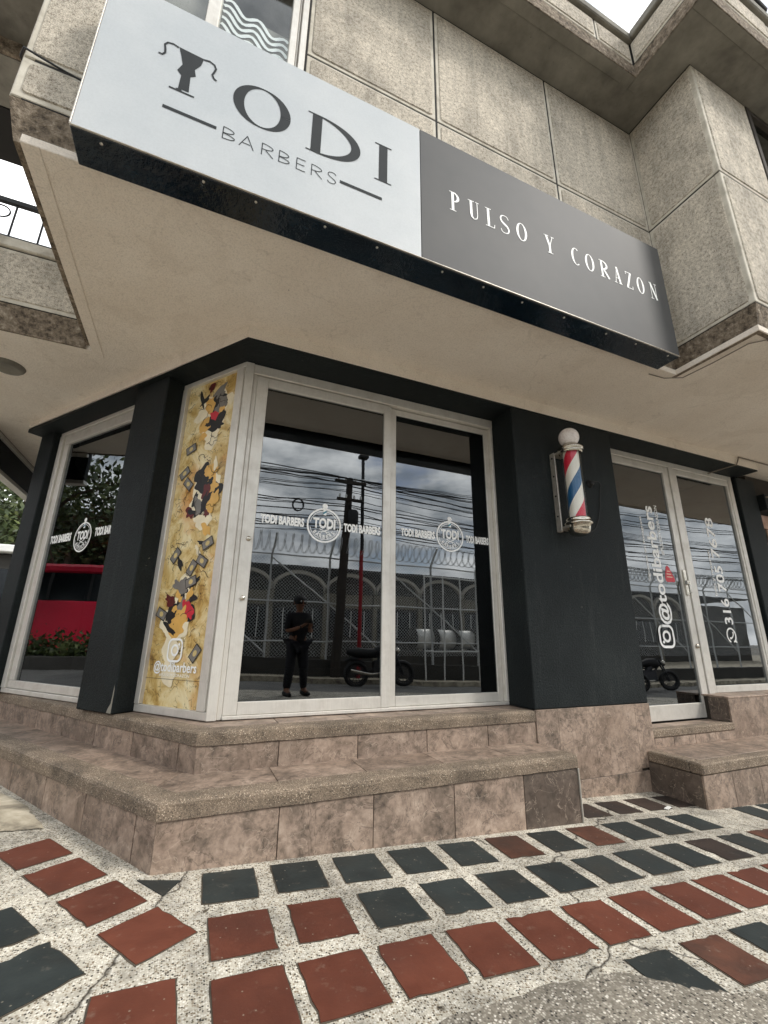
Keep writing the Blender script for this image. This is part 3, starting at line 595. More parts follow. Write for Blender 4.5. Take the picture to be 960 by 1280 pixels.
# column between art panel and side window, end columns
mb = MB(); mb.box(.585, .935, -.15, .12, -.397, 1.67, TL); P('column', mb, 'black_paint', .006)
mb = MB(); mb.box(2.195, 2.42, -.15, .05, -.397, 1.70, TL); P('column', mb, 'black_paint', .006)
mb = MB(); mb.box(4.955, 5.27, 2.455, 2.62, -.41, 1.655); mb.box(4.921, 4.954, 2.50, 2.62, -.39, 1.655); P('column', mb, 'black_paint', .006)
for s_ in (1,):
    mb = MB(); lay(mb, poly([(-.592, -.393), (-.592, -.27), (-.598, -.25), (-.602, -.30), (-.606, -.345), (-.622, -.365), (-.634, -.393)]), lambda x, y, o_: TL(-x, .1208+o_, y)); P('chipped_plaster', mb, 'eave_cement')
# side wall beyond the left column, room behind the glass
mb = MB(); mb.box(-1.42, -1.34, 4.45, 7, -.9, 1.745); P('side_wall', mb, 'black_paint')
mb = MB(); mb.box(-1.34, 5.25, 6.9, 7, -.9, 1.75); mb.box(5.15, 5.25, 2.63, 6.9, -.9, 1.75); P('room_wall', mb, 'interior_dark')
mb = MB(); mb.prism([isect(2.56, -.06), (5.15, 2.56), (5.15, 6.9), (-1.34, 6.9), (-1.34, 4.5)], -.6, -.42); P('room_floor', mb, 'interior_floor')
# base under the right-hand window
mb = MB(); mb.box(3.885, 6.4, 2.31, 2.6, -1.2, -.41); P('sill_core', mb, 'grout')
for i in range(5):
    mb = MB(); mb.box(3.875+.505*i+.0008, 3.875+.505*(i+1)-.0008, 2.298, 2.312, -.70, -.405); P('base_tile', mb, 'step_tile', .0012)
mb = MB(); mb.box(3.8735, 3.8855, 2.313, 2.45, -.57, -.405); P('base_tile', mb, 'step_tile_dark', .001)  # left return in the darker tile copy, side shade painted in
mb = MB(); mb.box(3.874, 6.4, 2.295, 2.5, -.4045, -.39); P('sill_tile', mb, 'step_tile', .003)

# ---- windows
YF = YG
def bars(lst, T, bevel=.004):
    mb = MB()
    for a in lst: mb.box(*a, T)
    return mb
TF = lambda x, y, z: (x, y, z)
fr = P('window_frame', bars([(.117, .166, YF-.008, YF+.06, ZF, ZT), (.167, .192, YF+.012, YF+.06, ZF, 1.588), (.167, 1.9645, YF, YF+.06, 1.588, ZT), (.1925, 1.9645, YF+.004, YF+.06, ZF, ZF+.018), (1.945, 1.9645, YF+.002, YF+.06, ZF+.019, 1.587)], TF), 'aluminium', .003, label='silver aluminium sliding window frame on the main front')
P('sash', bars([(.193, .262, YF+.012, YF+.034, ZF+.019, 1.583), (1.058, 1.112, YF+.012, YF+.034, ZF+.019, 1.583), (.2625, 1.0575, YF+.012, YF+.034, 1.52, 1.583), (.2625, 1.0575, YF+.012, YF+.034, ZF+.019, -.314)], TF), 'aluminium', .003, under=fr)
P('sash', bars([(1.10, 1.16, YF+.0365, YF+.058, ZF+.019, 1.583), (1.905, 1.9445, YF+.0365, YF+.058, ZF+.019, 1.583), (1.1605, 1.9045, YF+.0365, YF+.058, 1.54, 1.583), (1.1605, 1.9045, YF+.0365, YF+.058, ZF+.019, -.32)], TF), 'aluminium', .003, under=fr)
mb = MB(); mb.box(.26, 1.06, YF+.026, YF+.031, -.32, 1.525); P('pane', mb, 'tinted_glass', under=fr)
mb = MB(); mb.box(1.155, 1.91, YF+.046, YF+.051, -.325, 1.545); P('pane', mb, 'tinted_glass', under=fr)
for zc in (.54, .21):
    mb = MB(); mb.lathe([(0, .012), (.010, .011), (.0135, .007), (.0145, 0)], (.235, YF+.012, zc), 20, lambda v: Vector((v.x, -v.z, v.y))); P('lock', mb, 'chrome', under=fr)
def emblem(th, T, cx, cz, r, under, mats=('white_ink', 'teal_ink')):
    mb = MB(); g = []
    g.append(arc(cx, cz, r, r, 0, 360, r*.1, r*.1, 48)); g.append(arc(cx, cz, r*.86, r*.86, 190, 350, r*.03, r*.03, 30)); g.append(arc(cx, cz, r*.86, r*.86, 10, 170, r*.03, r*.03, 30))
    for i, q in enumerate(g): lay(mb, q, T, .0008+.0001*i)
    lay(mb, text_fit('TODI', cx-r*.68, cx+r*.68, cz-r*.16, r*.56, bold=.042), T, .0014)
    mb2 = MB()
    word = 'BARBERS'
    for i, ch in enumerate(word):
        a = R_(-90+(i-3)*17.5); v, f = text_mesh(ch, r*.3, bold=.006*r, align='CENTER'); ca, sa = math.cos(a+math.pi/2), math.sin(a+math.pi/2)
        px_, pz_ = cx+r*.80*math.cos(a), cz+r*.80*math.sin(a)
        lay(mb, ([(px_+x*ca-y*sa, pz_+x*sa+y*ca) for x, y in v], f), T, .0014)
    lay(mb, ribbon([(cx-r*.3, cz-r*.22), (cx+r*.18, cz-r*.42)], r*.05), T, .0015); lay(mb, ribbon([(cx+r*.3, cz-r*.22), (cx-r*.18, cz-r*.42)], r*.05), T, .0016)
    lay(mb, arc(cx+r*.25, cz-r*.46, r*.08, r*.07, 0, 360, r*.03, r*.03, 14), T, .0017); lay(mb, arc(cx-r*.25, cz-r*.46, r*.08, r*.07, 0, 360, r*.03, r*.03, 14), T, .0018)
    # pole on top of the ring
    lay(mb, poly([(cx+r*.16*math.cos(R_(a)), cz+r*1.2+r*.15*math.sin(R_(a))) for a in range(0, 360, 20)]), T, .0012)
    lay(mb, rect(cx-r*.14, cx+r*.14, cz+r*1.02, cz+r*1.08), T, .0012); lay(mb, rect(cx-r*.1, cx+r*.1, cz+r*.62, cz+r*1.02), T, .0019)
    th.part('emblem', mb, mats[0], under=under)
    mb = MB(); lay(mb, poly([(cx-r*.1, cz+r*.66), (cx+r*.1, cz+r*.80), (cx+r*.1, cz+r*.93), (cx-r*.1, cz+r*.79)]), T, .0023); th.part('emblem_stripe', mb, mats[1], under=under)
def decals(T, x0, x1, x2, x3, z, h, cx, cz, r, under):
    mb = MB(); lay(mb, text_fit('TODI BARBERS', x0, x1, z, h, bold=.05), T, .001); P('lettering', mb, 'white_ink', under=under)
    mb = MB(); lay(mb, text_fit('TODI BARBERS', x2, x3, z, h, bold=.05), T, .001); P('lettering', mb, 'white_ink', under=under)
    emblem(bld, T, cx, cz, r, under)
T1 = lambda x, y, off: (x, YF+.0255-off, y); T2 = lambda x, y, off: (x, YF+.0455-off, y)
decals(T1, .292, .548, .797, 1.045, .648, .046, .672, .669, .103, fr)
decals(T2, 1.20, 1.458, 1.708, 1.9, .668, .046, 1.578, .697, .104, fr)

# side window
fr = P('window_frame', bars([(1.0, 2.19, -.06, 0, 1.64, 1.685), (1.0, 2.19, -.06, -.001, ZF, ZF+.03), (2.13, 2.19, -.06, .004, ZF+.031, 1.639), (1.0, 2.1295, -.05, -.012, 1.555, 1.636), (1.0, 2.1295, -.05, -.012, ZF+.033, -.31), (2.06, 2.1295, -.05, -.014, -.309, 1.554)], TL), 'aluminium', .003, label='silver aluminium frame of the side window')
mb = MB(); mb.box(.99, 2.065, -.036, -.031, -.315, 1.56, TL); P('pane', mb, 'tinted_glass', under=fr)
TG = lambda x, y, off: TL(-x, -.031+off, y)
decals(TG, -2.03, -1.73, -1.41, -1.12, .695, .055, -1.568, .703, .108, fr)
# ---- art panel next to the corner post
fr = P('panel_frame', bars([(.0, .60, -.06, 0, 1.625, 1.66), (.0, .60, -.06, 0, ZF, -.355), (.545, .60, -.06, .003, -.354, 1.624), (.015, .075, -.06, .003, -.354, 1.624)], TL), 'aluminium', .003, label='silver frame round the printed mustard panel')
mb = MB(); mb.box(.074, .546, -.05, -.022, -.356, 1.626, TL); P('printed_panel', mb, 'print_gold', under=fr, label='mustard collage print with paint splashes and banknotes')
TA = lambda x, y, off: TL(-x, -.022+off, y)
def splash(cx, cy, rx, ry, seed, n=26, j=.35, rot=0):
    rnd = random.Random(seed); pts = []; ph = [rnd.uniform(0, 6.28) for _ in range(5)]; am = [rnd.uniform(.05, .2)*j*2 for _ in range(5)]
    for i in range(n):
        a = 2*math.pi*i/n; q = 1+sum(am[k]*math.sin((k+2)*a+ph[k]) for k in range(5)); x, y = rx*q*math.cos(a), ry*q*math.sin(a)
        pts.append((cx+x*math.cos(rot)-y*math.sin(rot), cy+x*math.sin(rot)+y*math.cos(rot)))
    return poly(pts)
rnd_a = random.Random(21); art = []
for (cx, cy, rx, ry) in ((-.27, 1.36, .13, .2), (-.24, .80, .13, .28), (-.34, .12, .13, .22)):      # three loose clusters of paint marks
    for k in range(9): art.append((cx+rnd_a.gauss(0, .35)*rx, cy+rnd_a.gauss(0, .45)*ry, rnd_a.uniform(.04, .075), rnd_a.uniform(.05, .10), 'cream_ink', rnd_a.randint(0, 999), .25, rnd_a.uniform(-1, 1)))
    for k in range(5): art.append((cx+rnd_a.gauss(0, .35)*rx, cy+rnd_a.gauss(0, .5)*ry, rnd_a.uniform(.05, .085), rnd_a.uniform(.035, .06), ('black_vinyl', 'mustard_ink', 'black_vinyl', 'mustard_ink', 'black_vinyl')[k], rnd_a.randint(0, 999), .3, rnd_a.uniform(-1, 1)))
    for k in range(20): art.append((cx+rnd_a.gauss(0, .5)*rx, cy+rnd_a.gauss(0, .55)*ry, rnd_a.uniform(.02, .072), rnd_a.uniform(.012, .042), rnd_a.choice(['black_vinyl']*8+['mustard_ink']*4+['cream_ink']*3+['grey_ink']*2+['maroon_ink', 'red_ink']), rnd_a.randint(0, 999), .4, rnd_a.uniform(-1.5, 1.5)))
art = [q for q in art if -.50 < q[0] < -.12]
for k, (cx, cy, rx, ry, c, sd_, j, rt) in enumerate(art):
    mb = MB(); lay(mb, splash(cx, cy, rx, ry, sd_, j=j, rot=rt), TA, .0006+.00004*k); P('paint_splash', mb, c, under=fr)
for k in range(34):
    cx, cy = rnd_a.uniform(-.50, -.12), rnd_a.uniform(.0, 1.55); mb = MB(); n_ = rnd_a.randint(5, 9); a0 = rnd_a.uniform(0, 6.28); pts = []
    for i in range(n_): pts.append((min(max(cx, -.53), -.09), cy)); a0 += rnd_a.uniform(-1.4, 1.4); cx += .018*math.cos(a0); cy += .018*math.sin(a0)
    lay(mb, ribbon(pts, .0035), TA, .0049); P('scribble', mb, 'bark', under=fr)
for k, (cx, cy, a) in enumerate([(-.28, .385, 1.0), (-.20, .42, -.5), (-.27, .305, .3), (-.44, .47, .9), (-.17, .52, .4), (-.49, .13, -.4), (-.47, 1.0, .6), (-.42, .92, -.7), (-.16, -.08, .9), (-.44, 1.16, .3)]):
    for q, (w_, h_, c) in enumerate([(.046, .028, 'black_vinyl'), (.041, .023, 'grey_ink'), (.018, .014, 'note_ink')]):
        mb = MB(); ca, sa = math.cos(a), math.sin(a)
        pts = [(-w_, -h_), (w_, -h_), (w_, h_), (-w_, h_)] if q < 2 else [(w_*math.cos(R_(t)), h_*math.sin(R_(t))) for t in range(0, 360, 30)]
        lay(mb, poly([(cx+x*ca-y*sa, cy+x*sa+y*ca) for x, y in pts]), TA, .0052+.0002*q); P(('banknote', 'banknote_print', 'banknote_seal')[q], mb, c, under=fr)
def camera_icon(T, cx, cy, h, lw, rot=False):
    mb = MB(); r = h*.28; pts = []
    for (sx, sy, a0) in ((1, 1, 0), (-1, 1, 90), (-1, -1, 180), (1, -1, 270)):
        for a in range(0, 91, 15): pts.append((cx+sx*(h/2-r)+r*math.cos(R_(a0+a)), cy+sy*(h/2-r)+r*math.sin(R_(a0+a))))
    pts.append(pts[0]); pts.append(pts[1]); lay(mb, ribbon(pts, lw), T, .006); lay(mb, arc(cx, cy, h*.23, h*.23, 0, 360, lw, lw, 28), T, .006)
    q = h*.27; lay(mb, poly([(cx+(q if not rot else -q)+lw*.6*math.cos(R_(a)), cy+q+lw*.6*math.sin(R_(a))) for a in range(0, 360, 40)]), T, .006); return mb
P('camera_icon', camera_icon(TA, -.325, -.067, .115, .012), 'white_ink', under=fr)
mb = MB(); lay(mb, text_fit('@todibarbers', -.485, -.13, -.178, .048, bold=.02), TA, .006); lay(mb, text_fit('#PULSOYCORAZON', -.43, -.18, -.203, .014), TA, .006); P('lettering', mb, 'white_ink', under=fr)
mb = MB(); lay(mb, rect(-.545, -.076, -.2185, -.2165), TA, .006); P('print_seam', mb, 'bark', under=fr)

# ---- door and right-hand window
YD = 2.48
dr = P('door_frame', bars([(2.95, 4.86, YD, YD+.06, 1.60, 1.653), (3.955, 4.025, YD-.004, YD+.06, -.572, 1.599), (2.95, 3.02, YD-.002, YD+.06, -.572, 1.599), (4.861, 4.92, YD-.002, YD+.06, -.389, 1.653)], TF), 'aluminium', .003, label='silver aluminium frame of the shop door and right window')
P('door_leaf', bars([(3.03, 3.10, YD+.006, YD+.044, -.565, 1.596), (3.875, 3.95, YD+.006, YD+.044, -.565, 1.596), (3.1005, 3.8745, YD+.006, YD+.044, 1.53, 1.596), (3.1005, 3.8745, YD+.006, YD+.044, -.565, -.455)], TF), 'aluminium', .003, under=dr)
mb = MB(); mb.box(3.09, 3.885, YD+.022, YD+.027, -.46, 1.535); P('pane', mb, 'tinted_glass', under=dr)
P('sash', bars([(4.026, 4.065, YD+.004, YD+.05, -.389, 1.599), (4.0655, 4.86, YD+.004, YD+.05, 1.545, 1.599), (4.0655, 4.86, YD+.004, YD+.05, -.389, -.335), (4.835, 4.86, YD+.004, YD+.05, -.3345, 1.5445)], TF), 'aluminium', .003, under=dr)
mb = MB(); mb.box(4.06, 4.84, YD+.022, YD+.027, -.34, 1.55); P('pane', mb, 'tinted_glass', under=dr)
mb = MB(); mb.box(3.895, 3.93, YD-.006, YD+.006, .40, .62); mb.box(3.888, 3.937, YD-.03, YD-.006, .49, .525); mb.tube([(3.912, YD-.02, .515), (3.912, YD-.03, .50), (3.912, YD-.03, .415)], .008, 10); P('door_handle', mb, 'chrome', .002, under=dr)
mb = MB(); mb.lathe([(0, .02), (.014, .018), (.019, .01), (.019, 0)], (3.912, YD+.006, -.02), 20, lambda v: Vector((v.x, -v.z, v.y))); P('door_lock', mb, 'chrome', under=dr)
TD = lambda x, y, off: (-y, YD+.0215-off, x)          # text running upwards: x -> z, y -> -X
mb = MB(); lay(mb, text_fit('@todibarbers', .15, 1.175, -3.655, .11, bold=.024), TD, .001); P('lettering', mb, 'white_ink', under=dr)
mb = MB(); lay(mb, text_fit('Siguenos en Instagram', .50, 1.06, -3.50, .026, bold=.012), TD, .001); P('small_lettering', mb, 'white_ink', under=dr); mb = MB(); lay(mb, text_fit('#PULSOYCORAZON', .74, 1.19, -3.725, .036, bold=.012), TD, .001); P('small_lettering', mb, 'white_ink', under=dr)
P('camera_icon', camera_icon(TD, .055, -3.575, .165, .02, True), 'white_ink', under=dr)
for t_, a_, b_ in (('316', .17, .40), ('705', .46, .70), ('7678', .77, 1.165)): mb = MB(); lay(mb, text_fit(t_, a_, b_, -4.50, .108, bold=.018), TD, .001); P('lettering', mb, 'white_ink', under=dr)
mb = MB(); lay(mb, text_fit('Info y reserva:', .42, .84, -4.36, .034, bold=.012), TD, .001); P('small_lettering', mb, 'white_ink', under=dr)
mb = MB(); lay(mb, arc(.075, -4.44, .06, .06, 200, 520, .014, .014, 36), TD, .001); lay(mb, poly([(.01, -4.505), (.045, -4.49), (.022, -4.462)]), TD, .0012)
lay(mb, ribbon([(.048, -4.413), (.055, -4.445), (.08, -4.468), (.105, -4.468)], [.02, .011, .011, .02]), TD, .0013); P('phone_icon', mb, 'white_ink', under=dr)
mb = MB(); lay(mb, poly([(.51, -3.80), (.53, -3.81), (.635, -3.755), (.65, -3.735), (.635, -3.715), (.54, -3.685), (.515, -3.69), (.505, -3.71)]), TD, .001); P('sticker', mb, 'red_ink', under=dr)
mb = MB(); lay(mb, ribbon([(.55, -3.78), (.55, -3.71)], .006), TD, .0014); lay(mb, ribbon([(.575, -3.77), (.575, -3.71)], .006), TD, .0014); lay(mb, ribbon([(.6, -3.76), (.6, -3.72)], .005), TD, .0014); P('sticker_print', mb, 'cream_ink', under=dr)

# ------------------------------------------------------------------ upper storey
def rounded(x0, x1, z0, z1, r):
    p = []
    for cx, cz, a0 in ((x1-r, z1-r, 0), (x0+r, z1-r, 90), (x0+r, z0+r, 180), (x1-r, z0+r, 270)):
        for a in range(0, 91, 18): p.append((cx+r*math.cos(R_(a0+a)), cz+r*math.sin(R_(a0+a))))
    return p
def panel(T, a0, a1, z0, z1, mg=.024, r=.022, g=.005, mt=.024, name='wall_panel', ga=None, gb=None):
    """cement slab with a pebble field; T(a, off, z)"""
    mb = MB(); mb.box(a0+(g if ga is None else ga), a1-(g if gb is None else gb), -.035, 0, z0+g, z1-g, T); s_ = P(name, mb, 'smooth_cement', .004)
    pts = rounded(a0+mg, a1-mg, z0+mg, z1-mt, min(r, (z1-z0-2*mg)*.45, (a1-a0-2*mg)*.45)); n = len(pts)
    inn = [((x-(a0+a1)/2)*(1-.012/(a1-a0))+(a0+a1)/2, (z-(z0+z1)/2)*(1-.012/(z1-z0))+(z0+z1)/2) for x, z in pts]
    mb = MB(); mb.add([T(x, -.003, z) for x, z in pts]+[T(x, .006, z) for x, z in inn], [tuple(range(n, 2*n))]+[(i, (i+1) % n, n+(i+1) % n, n+i) for i in range(n)])
    P('pebble_field', mb, 'pebble_dash', under=s_); return s_
TU = TY(YW); TBL = TXm(XB); TBF = TY(YBAY)
ZJ, ZE, ZC = 2.95, 3.975, 1.915
for a0, a1 in ((.19, .972), (.972, 1.90), (1.90, XB)):
    gb_ = -.012 if a1 == XB else None; panel(TU, a0, a1, ZC, ZJ, gb=gb_); panel(TU, a0, a1, ZJ, ZE, gb=gb_)
panel(TU, -.86, -.62, 2.13, ZE); panel(TU, -.86, -.62, ZC, 2.13, .03, .02); panel(TU, -.615, .187, ZC, 2.62)
panel(TBL, YBAY, YW, ZC, ZJ, ga=.0355, gb=.001); panel(TBL, YBAY, YW, ZJ, ZE, ga=.0355, gb=.001)
panel(TBF, XB, 3.43, ZC, ZJ, ga=.0); panel(TBF, XB, 3.43, ZJ, ZE, ga=.0); panel(TBF, 3.43, 4.8, ZC, ZJ); panel(TBF, 4.8, 6.4, ZC, ZJ); panel(TBF, 4.8, 6.4, ZJ, ZE)
panel(lambda a, off, z: (-.86-off, a, z), YW+.002, 2.88, ZC, ZE)
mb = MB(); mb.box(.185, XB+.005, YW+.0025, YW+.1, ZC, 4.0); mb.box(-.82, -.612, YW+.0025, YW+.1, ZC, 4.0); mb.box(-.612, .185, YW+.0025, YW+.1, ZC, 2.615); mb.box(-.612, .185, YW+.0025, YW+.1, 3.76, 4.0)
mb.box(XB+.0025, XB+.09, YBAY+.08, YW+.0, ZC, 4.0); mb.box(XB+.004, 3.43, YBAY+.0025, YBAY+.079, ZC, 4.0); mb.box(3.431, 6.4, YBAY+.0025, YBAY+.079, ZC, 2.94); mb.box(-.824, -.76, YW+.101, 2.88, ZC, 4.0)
P('joint_backing', mb, 'joint_dark')  # near-black backing just behind the face paints the shade of the open joints
# sloping coarse band along the foot of the walls
def foot(poly_, z0, z1, ins, name='foot_band'):
    n = len(poly_); mb = MB(); vs = []
    for (x, y), (dx, dy) in poly_: vs += [(x+dx*ins, y+dy*ins, z0), (x, y, z1), (x+dx*.058, y+dy*.058, z1), (x+dx*.058, y+dy*.058, z0)]
    fs = []
    for i in range(n-1):
        for k in range(4): fs.append((4*i+k, 4*i+(k+1) % 4, 4*i+4+(k+1) % 4, 4*i+4+k))
    mb.add(vs, fs); return mb
e_ = .003
P('foot_band', foot([((-.86+e_, 2.88), (1, 0)), ((-.86+e_, YW+e_), (1, 1)), ((XB+e_, YW+e_), (1, 1)), ((XB+e_, YBAY+e_), (1, 1)), ((9, YBAY+e_), (0, 1))], ZS+.002, ZC-.001, .035), 'coarse_band')
# upper window behind the sign
fr = P('window_frame', bars([(-.612, -.57, YW+.002, YW+.06, 2.62, 3.76), (.10, .135, YW-.004, YW+.06, 2.62, 3.76), (.137, .15, YW+.02, YW+.06, 2.62, 3.76), (.152, .184, YW-.008, YW+.06, 2.62, 3.76), (-.29, -.234, YW+.0, YW+.06, 2.62, 3.76), (-.569, .099, YW+.002, YW+.05, 2.62, 2.66), (-.569, .099, YW+.002, YW+.05, 3.7, 3.76)], TF), 'aluminium', .003, label='upper window frame half hidden behind the sign')
mb = MB(); mb.box(-.57, -.29, YW+.03, YW+.034, 2.66, 3.7); P('pane', mb, 'wavy_glass', under=fr); mb = MB(); mb.box(-.234, .10, YW+.03, YW+.034, 2.66, 3.7); P('pane', mb, 'wavy_glass', under=fr)
mb = MB()
for k in range(5):
    pts = [(-.23+.33*i/24, YW+.052, 3.13-.05*k+.028*math.sin(i*.62+k*.35)-.10*(i/24)) for i in range(25)]
    v, f = ribbon([(p[0], p[2]) for p in pts], .02); mb.add([(a, YW+.052+.001*k, b) for a, b in v], f)
P('curtain_print', mb, 'white_ink', under=fr); mb = MB(); mb.box(-.6, .18, YW+.06, YW+.064, 2.62, 3.10); P('net_curtain', mb, 'eave_cement', under=fr)
mb = MB(); mb.box(-.8, .4, 2.4, 2.45, 1.84, 4); P('upper_room_wall', mb, 'interior_dark')
# bay window
fr = P('window_frame', bars([(3.435, 3.48, YBAY-.004, YBAY+.06, 2.955, ZE), (4.75, 4.795, YBAY, YBAY+.06, 2.955, ZE), (3.4805, 4.7495, YBAY, YBAY+.06, 2.955, 3.0), (3.4805, 4.7495, YBAY, YBAY+.06, 3.93, ZE), (4.1, 4.14, YBAY, YBAY+.06, 3.001, 3.929)], TF), 'pole_wood', .003, label='dark framed window in the projecting bay')
mb = MB(); mb.box(3.48, 4.75, YBAY+.03, YBAY+.034, 2.99, 3.94); P('pane', mb, 'tinted_glass', under=fr)
mb = MB(); mb.box(3.4, 4.9, YBAY+.3, YBAY+.33, 2.9, 4); P('upper_room_wall', mb, 'interior_dark')
# eave: slab, coarse edge band, pebbled fascia panels, coping
EV = [(-2.2, 1.284), (2.506, 1.284), (2.506, .81), (9, .81)]
mb = MB(); mb.prism([(-2.2, 1.29), (2.512, 1.29), (2.512, 3.0), (-2.2, 3.0)], 3.982, 4.09); mb.prism([(2.513, .816), (9, .816), (9, 3.0), (2.513, 3.0)], 3.982, 4.09); P('eave', mb, 'eave_cement')
mb = MB(); mb.box(-2.2, 2.425, 1.29, 1.36, 3.974, 3.981); mb.box(2.513, 2.58, .885, 1.36, 3.974, 3.981); mb.box(2.513, 9, .816, .884, 3.974, 3.981); P('drip_moulding', mb, 'eave_cement', .002)
def eavebox(o, t, z0, z1):
    mb = MB(); mb.box(-2.2, 2.506+t, 1.284-o, 1.284+t, z0, z1); mb.box(2.506-o, 2.506+t, .81-o, 1.2838-o, z0, z1); mb.box(2.5065+t, 9, .81-o, .81+t, z0, z1); return mb
P('eave_edge', eavebox(0, .006, 3.976, 4.102), 'coarse_band', .003)
P('coping', eavebox(.03, .2, 4.33, 4.40), 'eave_cement', .008)
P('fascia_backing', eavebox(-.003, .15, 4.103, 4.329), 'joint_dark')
TE = TY(1.284)
for a0, a1 in ((-2.2, -1.3), (-1.3, -.35), (-.35, .6), (.6, 1.35), (1.35, 2.14), (2.14, 2.505)): panel(TE, a0, a1, 4.104, 4.328, .022, .01, name='fascia_panel')
panel(TXm(2.506), .812, 1.282, 4.104, 4.328, .022, .01, name='fascia_panel')
for a0, a1 in ((2.508, 3.3), (3.3, 4.3), (4.3, 5.4)): panel(TY(.81), a0, a1, 4.104, 4.328, .022, .01, name='fascia_panel')
mb = MB(); mb.tube([(2.6, .8, 4.43), (2.95, .79, 4.44), (3.3, .8, 4.43)], .03, 8); mb.box(2.92, 3.05, .77, .9, 4.401, 4.47); P('gutter_pipe', mb, 'joint_dark')
# balcony: parapet, coping, railing
YP = 2.88; TP = TY(YP)
panel(TP, -1.86, -.83, ZC, 2.30, .03, .02, name='parapet_panel'); panel(lambda a, off, z: (-1.86-off, a, z), YP+.002, 4.6, ZC, 2.30, .03, .02, name='parapet_panel')
P('foot_band', foot([((-1.857, 6.5), (1, 0)), ((-1.857, YP+.003), (1, 1)), ((-.83, YP+.003), (0, 1))], ZS+.002, ZC-.001, .035), 'coarse_band')
mb = MB(); mb.box(-1.88, -.82, YP-.02, YP+.1, 2.301, 2.37); mb.box(-1.88, -1.76, YP+.101, 4.7, 2.301, 2.37); P('coping', mb, 'smooth_cement', .006)
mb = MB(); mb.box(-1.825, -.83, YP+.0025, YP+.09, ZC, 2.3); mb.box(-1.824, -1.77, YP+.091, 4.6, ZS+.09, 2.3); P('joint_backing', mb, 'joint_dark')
rl = MB(); rl.box(-1.85, -.82, YP+.02, YP+.05, 2.66, 2.695); rl.box(-1.85, -.82, YP+.025, YP+.045, 2.40, 2.415); rl.box(-1.85, -1.82, YP+.051, 4.6, 2.66, 2.695); rl = P('railing', rl, 'rail_black', .003)
for i in range(7):
    mb = MB(); x = -1.81+.15*i; mb.tube([(x, YP+.035, 2.372), (x, YP+.035, 2.66)], .006, 6); P('baluster', mb, 'rail_black', under=rl)
for i in (0, 2):
    mb = MB(); x = -1.735+.15*i; mb.tube([(x+.05*math.cos(R_(a)), YP+.035, 2.59+.045*math.sin(R_(a))) for a in range(0, 361, 20)], .005, 6); P('scroll', mb, 'rail_black', under=rl)
# roof beam over the balcony
mb = MB(); mb.box(-6, -.8, YP+.02, YP+.4, 3.86, 4.30); P('roof_beam', mb, 'eave_cement')
panel(TY(YP+.02), -2.4, -.87, 4.03, 4.24, .02, .01, name='fascia_panel'); panel(TY(YP+.02), -4.2, -2.4, 4.03, 4.24, .02, .01, name='fascia_panel')
mb = MB(); mb.box(-6, -.86, YP-.012, YP+.02, 3.862, 4.028); P('eave_edge', mb, 'coarse_band', .004); mb = MB(); mb.box(-6, -.86, YP-.04, YP+.3, 4.302, 4.36); P('coping', mb, 'joint_dark', .006)
mb = MB(); mb.box(-6, -.86, YP+.42, YP+.9, 3.87, 3.95); P('balcony_roof', mb, 'joint_dark')
# dropped beam with metal edge at the end of the side soffit
mb = MB(); mb.box(-1.86, -1.80, 4.35, 6.9, 1.47, ZS+.06); P('side_beam', mb, 'black_paint', .004); mb = MB(); mb.box(-1.87, -1.79, 4.34, 6.9, 1.43, 1.468); mb.box(-1.80, -1.77, 4.35, 6.9, 1.705, 1.74); P('edge_trim', mb, 'aluminium', .003)
# wires along the wall
def cable(name, pts, r, mat): mb = MB(); mb.tube(pts, r, 6); return P(name, mb, mat)
def sag(a, b, d, n=14):
    a, b = Vector(a), Vector(b); return [a.lerp(b, i/n)-Vector((0, 0, d*4*(i/n)*(1-i/n))) for i in range(n+1)]
cable('cable', [(2.63, 1.66, ZS-.008), (2.75, 1.64, ZS-.02), (2.85, 1.58, ZS-.025), (2.87, 1.4, ZS-.02), (2.88, 1.2, ZS-.012), (2.95, 1.14, ZS-.006), (3.6, 1.17, ZS-.006), (6, 1.2, ZS-.006)], .0035, 'cable_grey')
cable('cable', [(4.55, 2.49, 1.63), (4.60, 2.33, 1.648), (4.64, 2.262, 1.66), (4.66, 2.255, 1.70), (4.68, 2.252, ZS-.008), (5.5, 2.25, ZS-.01), (7, 2.24, ZS-.01)], .006, 'cable_grey')
cable('cable', [(-.90, YW+.25, 2.24), (-.89, YW+.05, 2.19)]+sag((-.855, YW-.012, 2.155), (-.62, YW-.012, 2.10), .004, 4), .004, 'cable_black')
mb = MB(); mb.lathe([(0, -.012), (.055, -.012), (.07, -.02), (.085, -.018), (.095, -.008), (.10, 0.004)], (-1.36, 3.36, ZS), 40); o = mb.build('ceiling_light', 'eave_cement'); tag(o, 'round recessed light ring in the plaster soffit', 'light')
# right neighbour: dark band and pinkish tiled wall
nb = Thing('neighbour_wall', (6.2, 2.6, GZ(6)), 'pinkish tiled wall of the next shop at the right edge', 'wall')
mb = MB(); mb.box(5.29, 9, 2.53, 2.66, -1.3, 1.745); nb.part('backing', mb, 'grout'); mb = MB(); mb.box(5.29, 9, 2.40, 2.529, 1.33, 1.50); nb.part('dark_band', mb, 'black_paint', .004)
mb = MB(); mb.tube([(5.28, 2.38, 1.46), (5.8, 2.37, 1.44), (7, 2.38, 1.45)], .01, 6); nb.part('pipe', mb, 'cable_grey')
for r_ in range(16):
    for i in range(6):
        z0 = 1.32-.15*(r_+1); x_ = 5.295+.3*i+(.15 if r_ % 2 else 0); mb = MB(); mb.box(x_, x_+.293, 2.515, 2.532, z0, z0+.143); nb.part('tile', mb, 'brick_pink', .003)

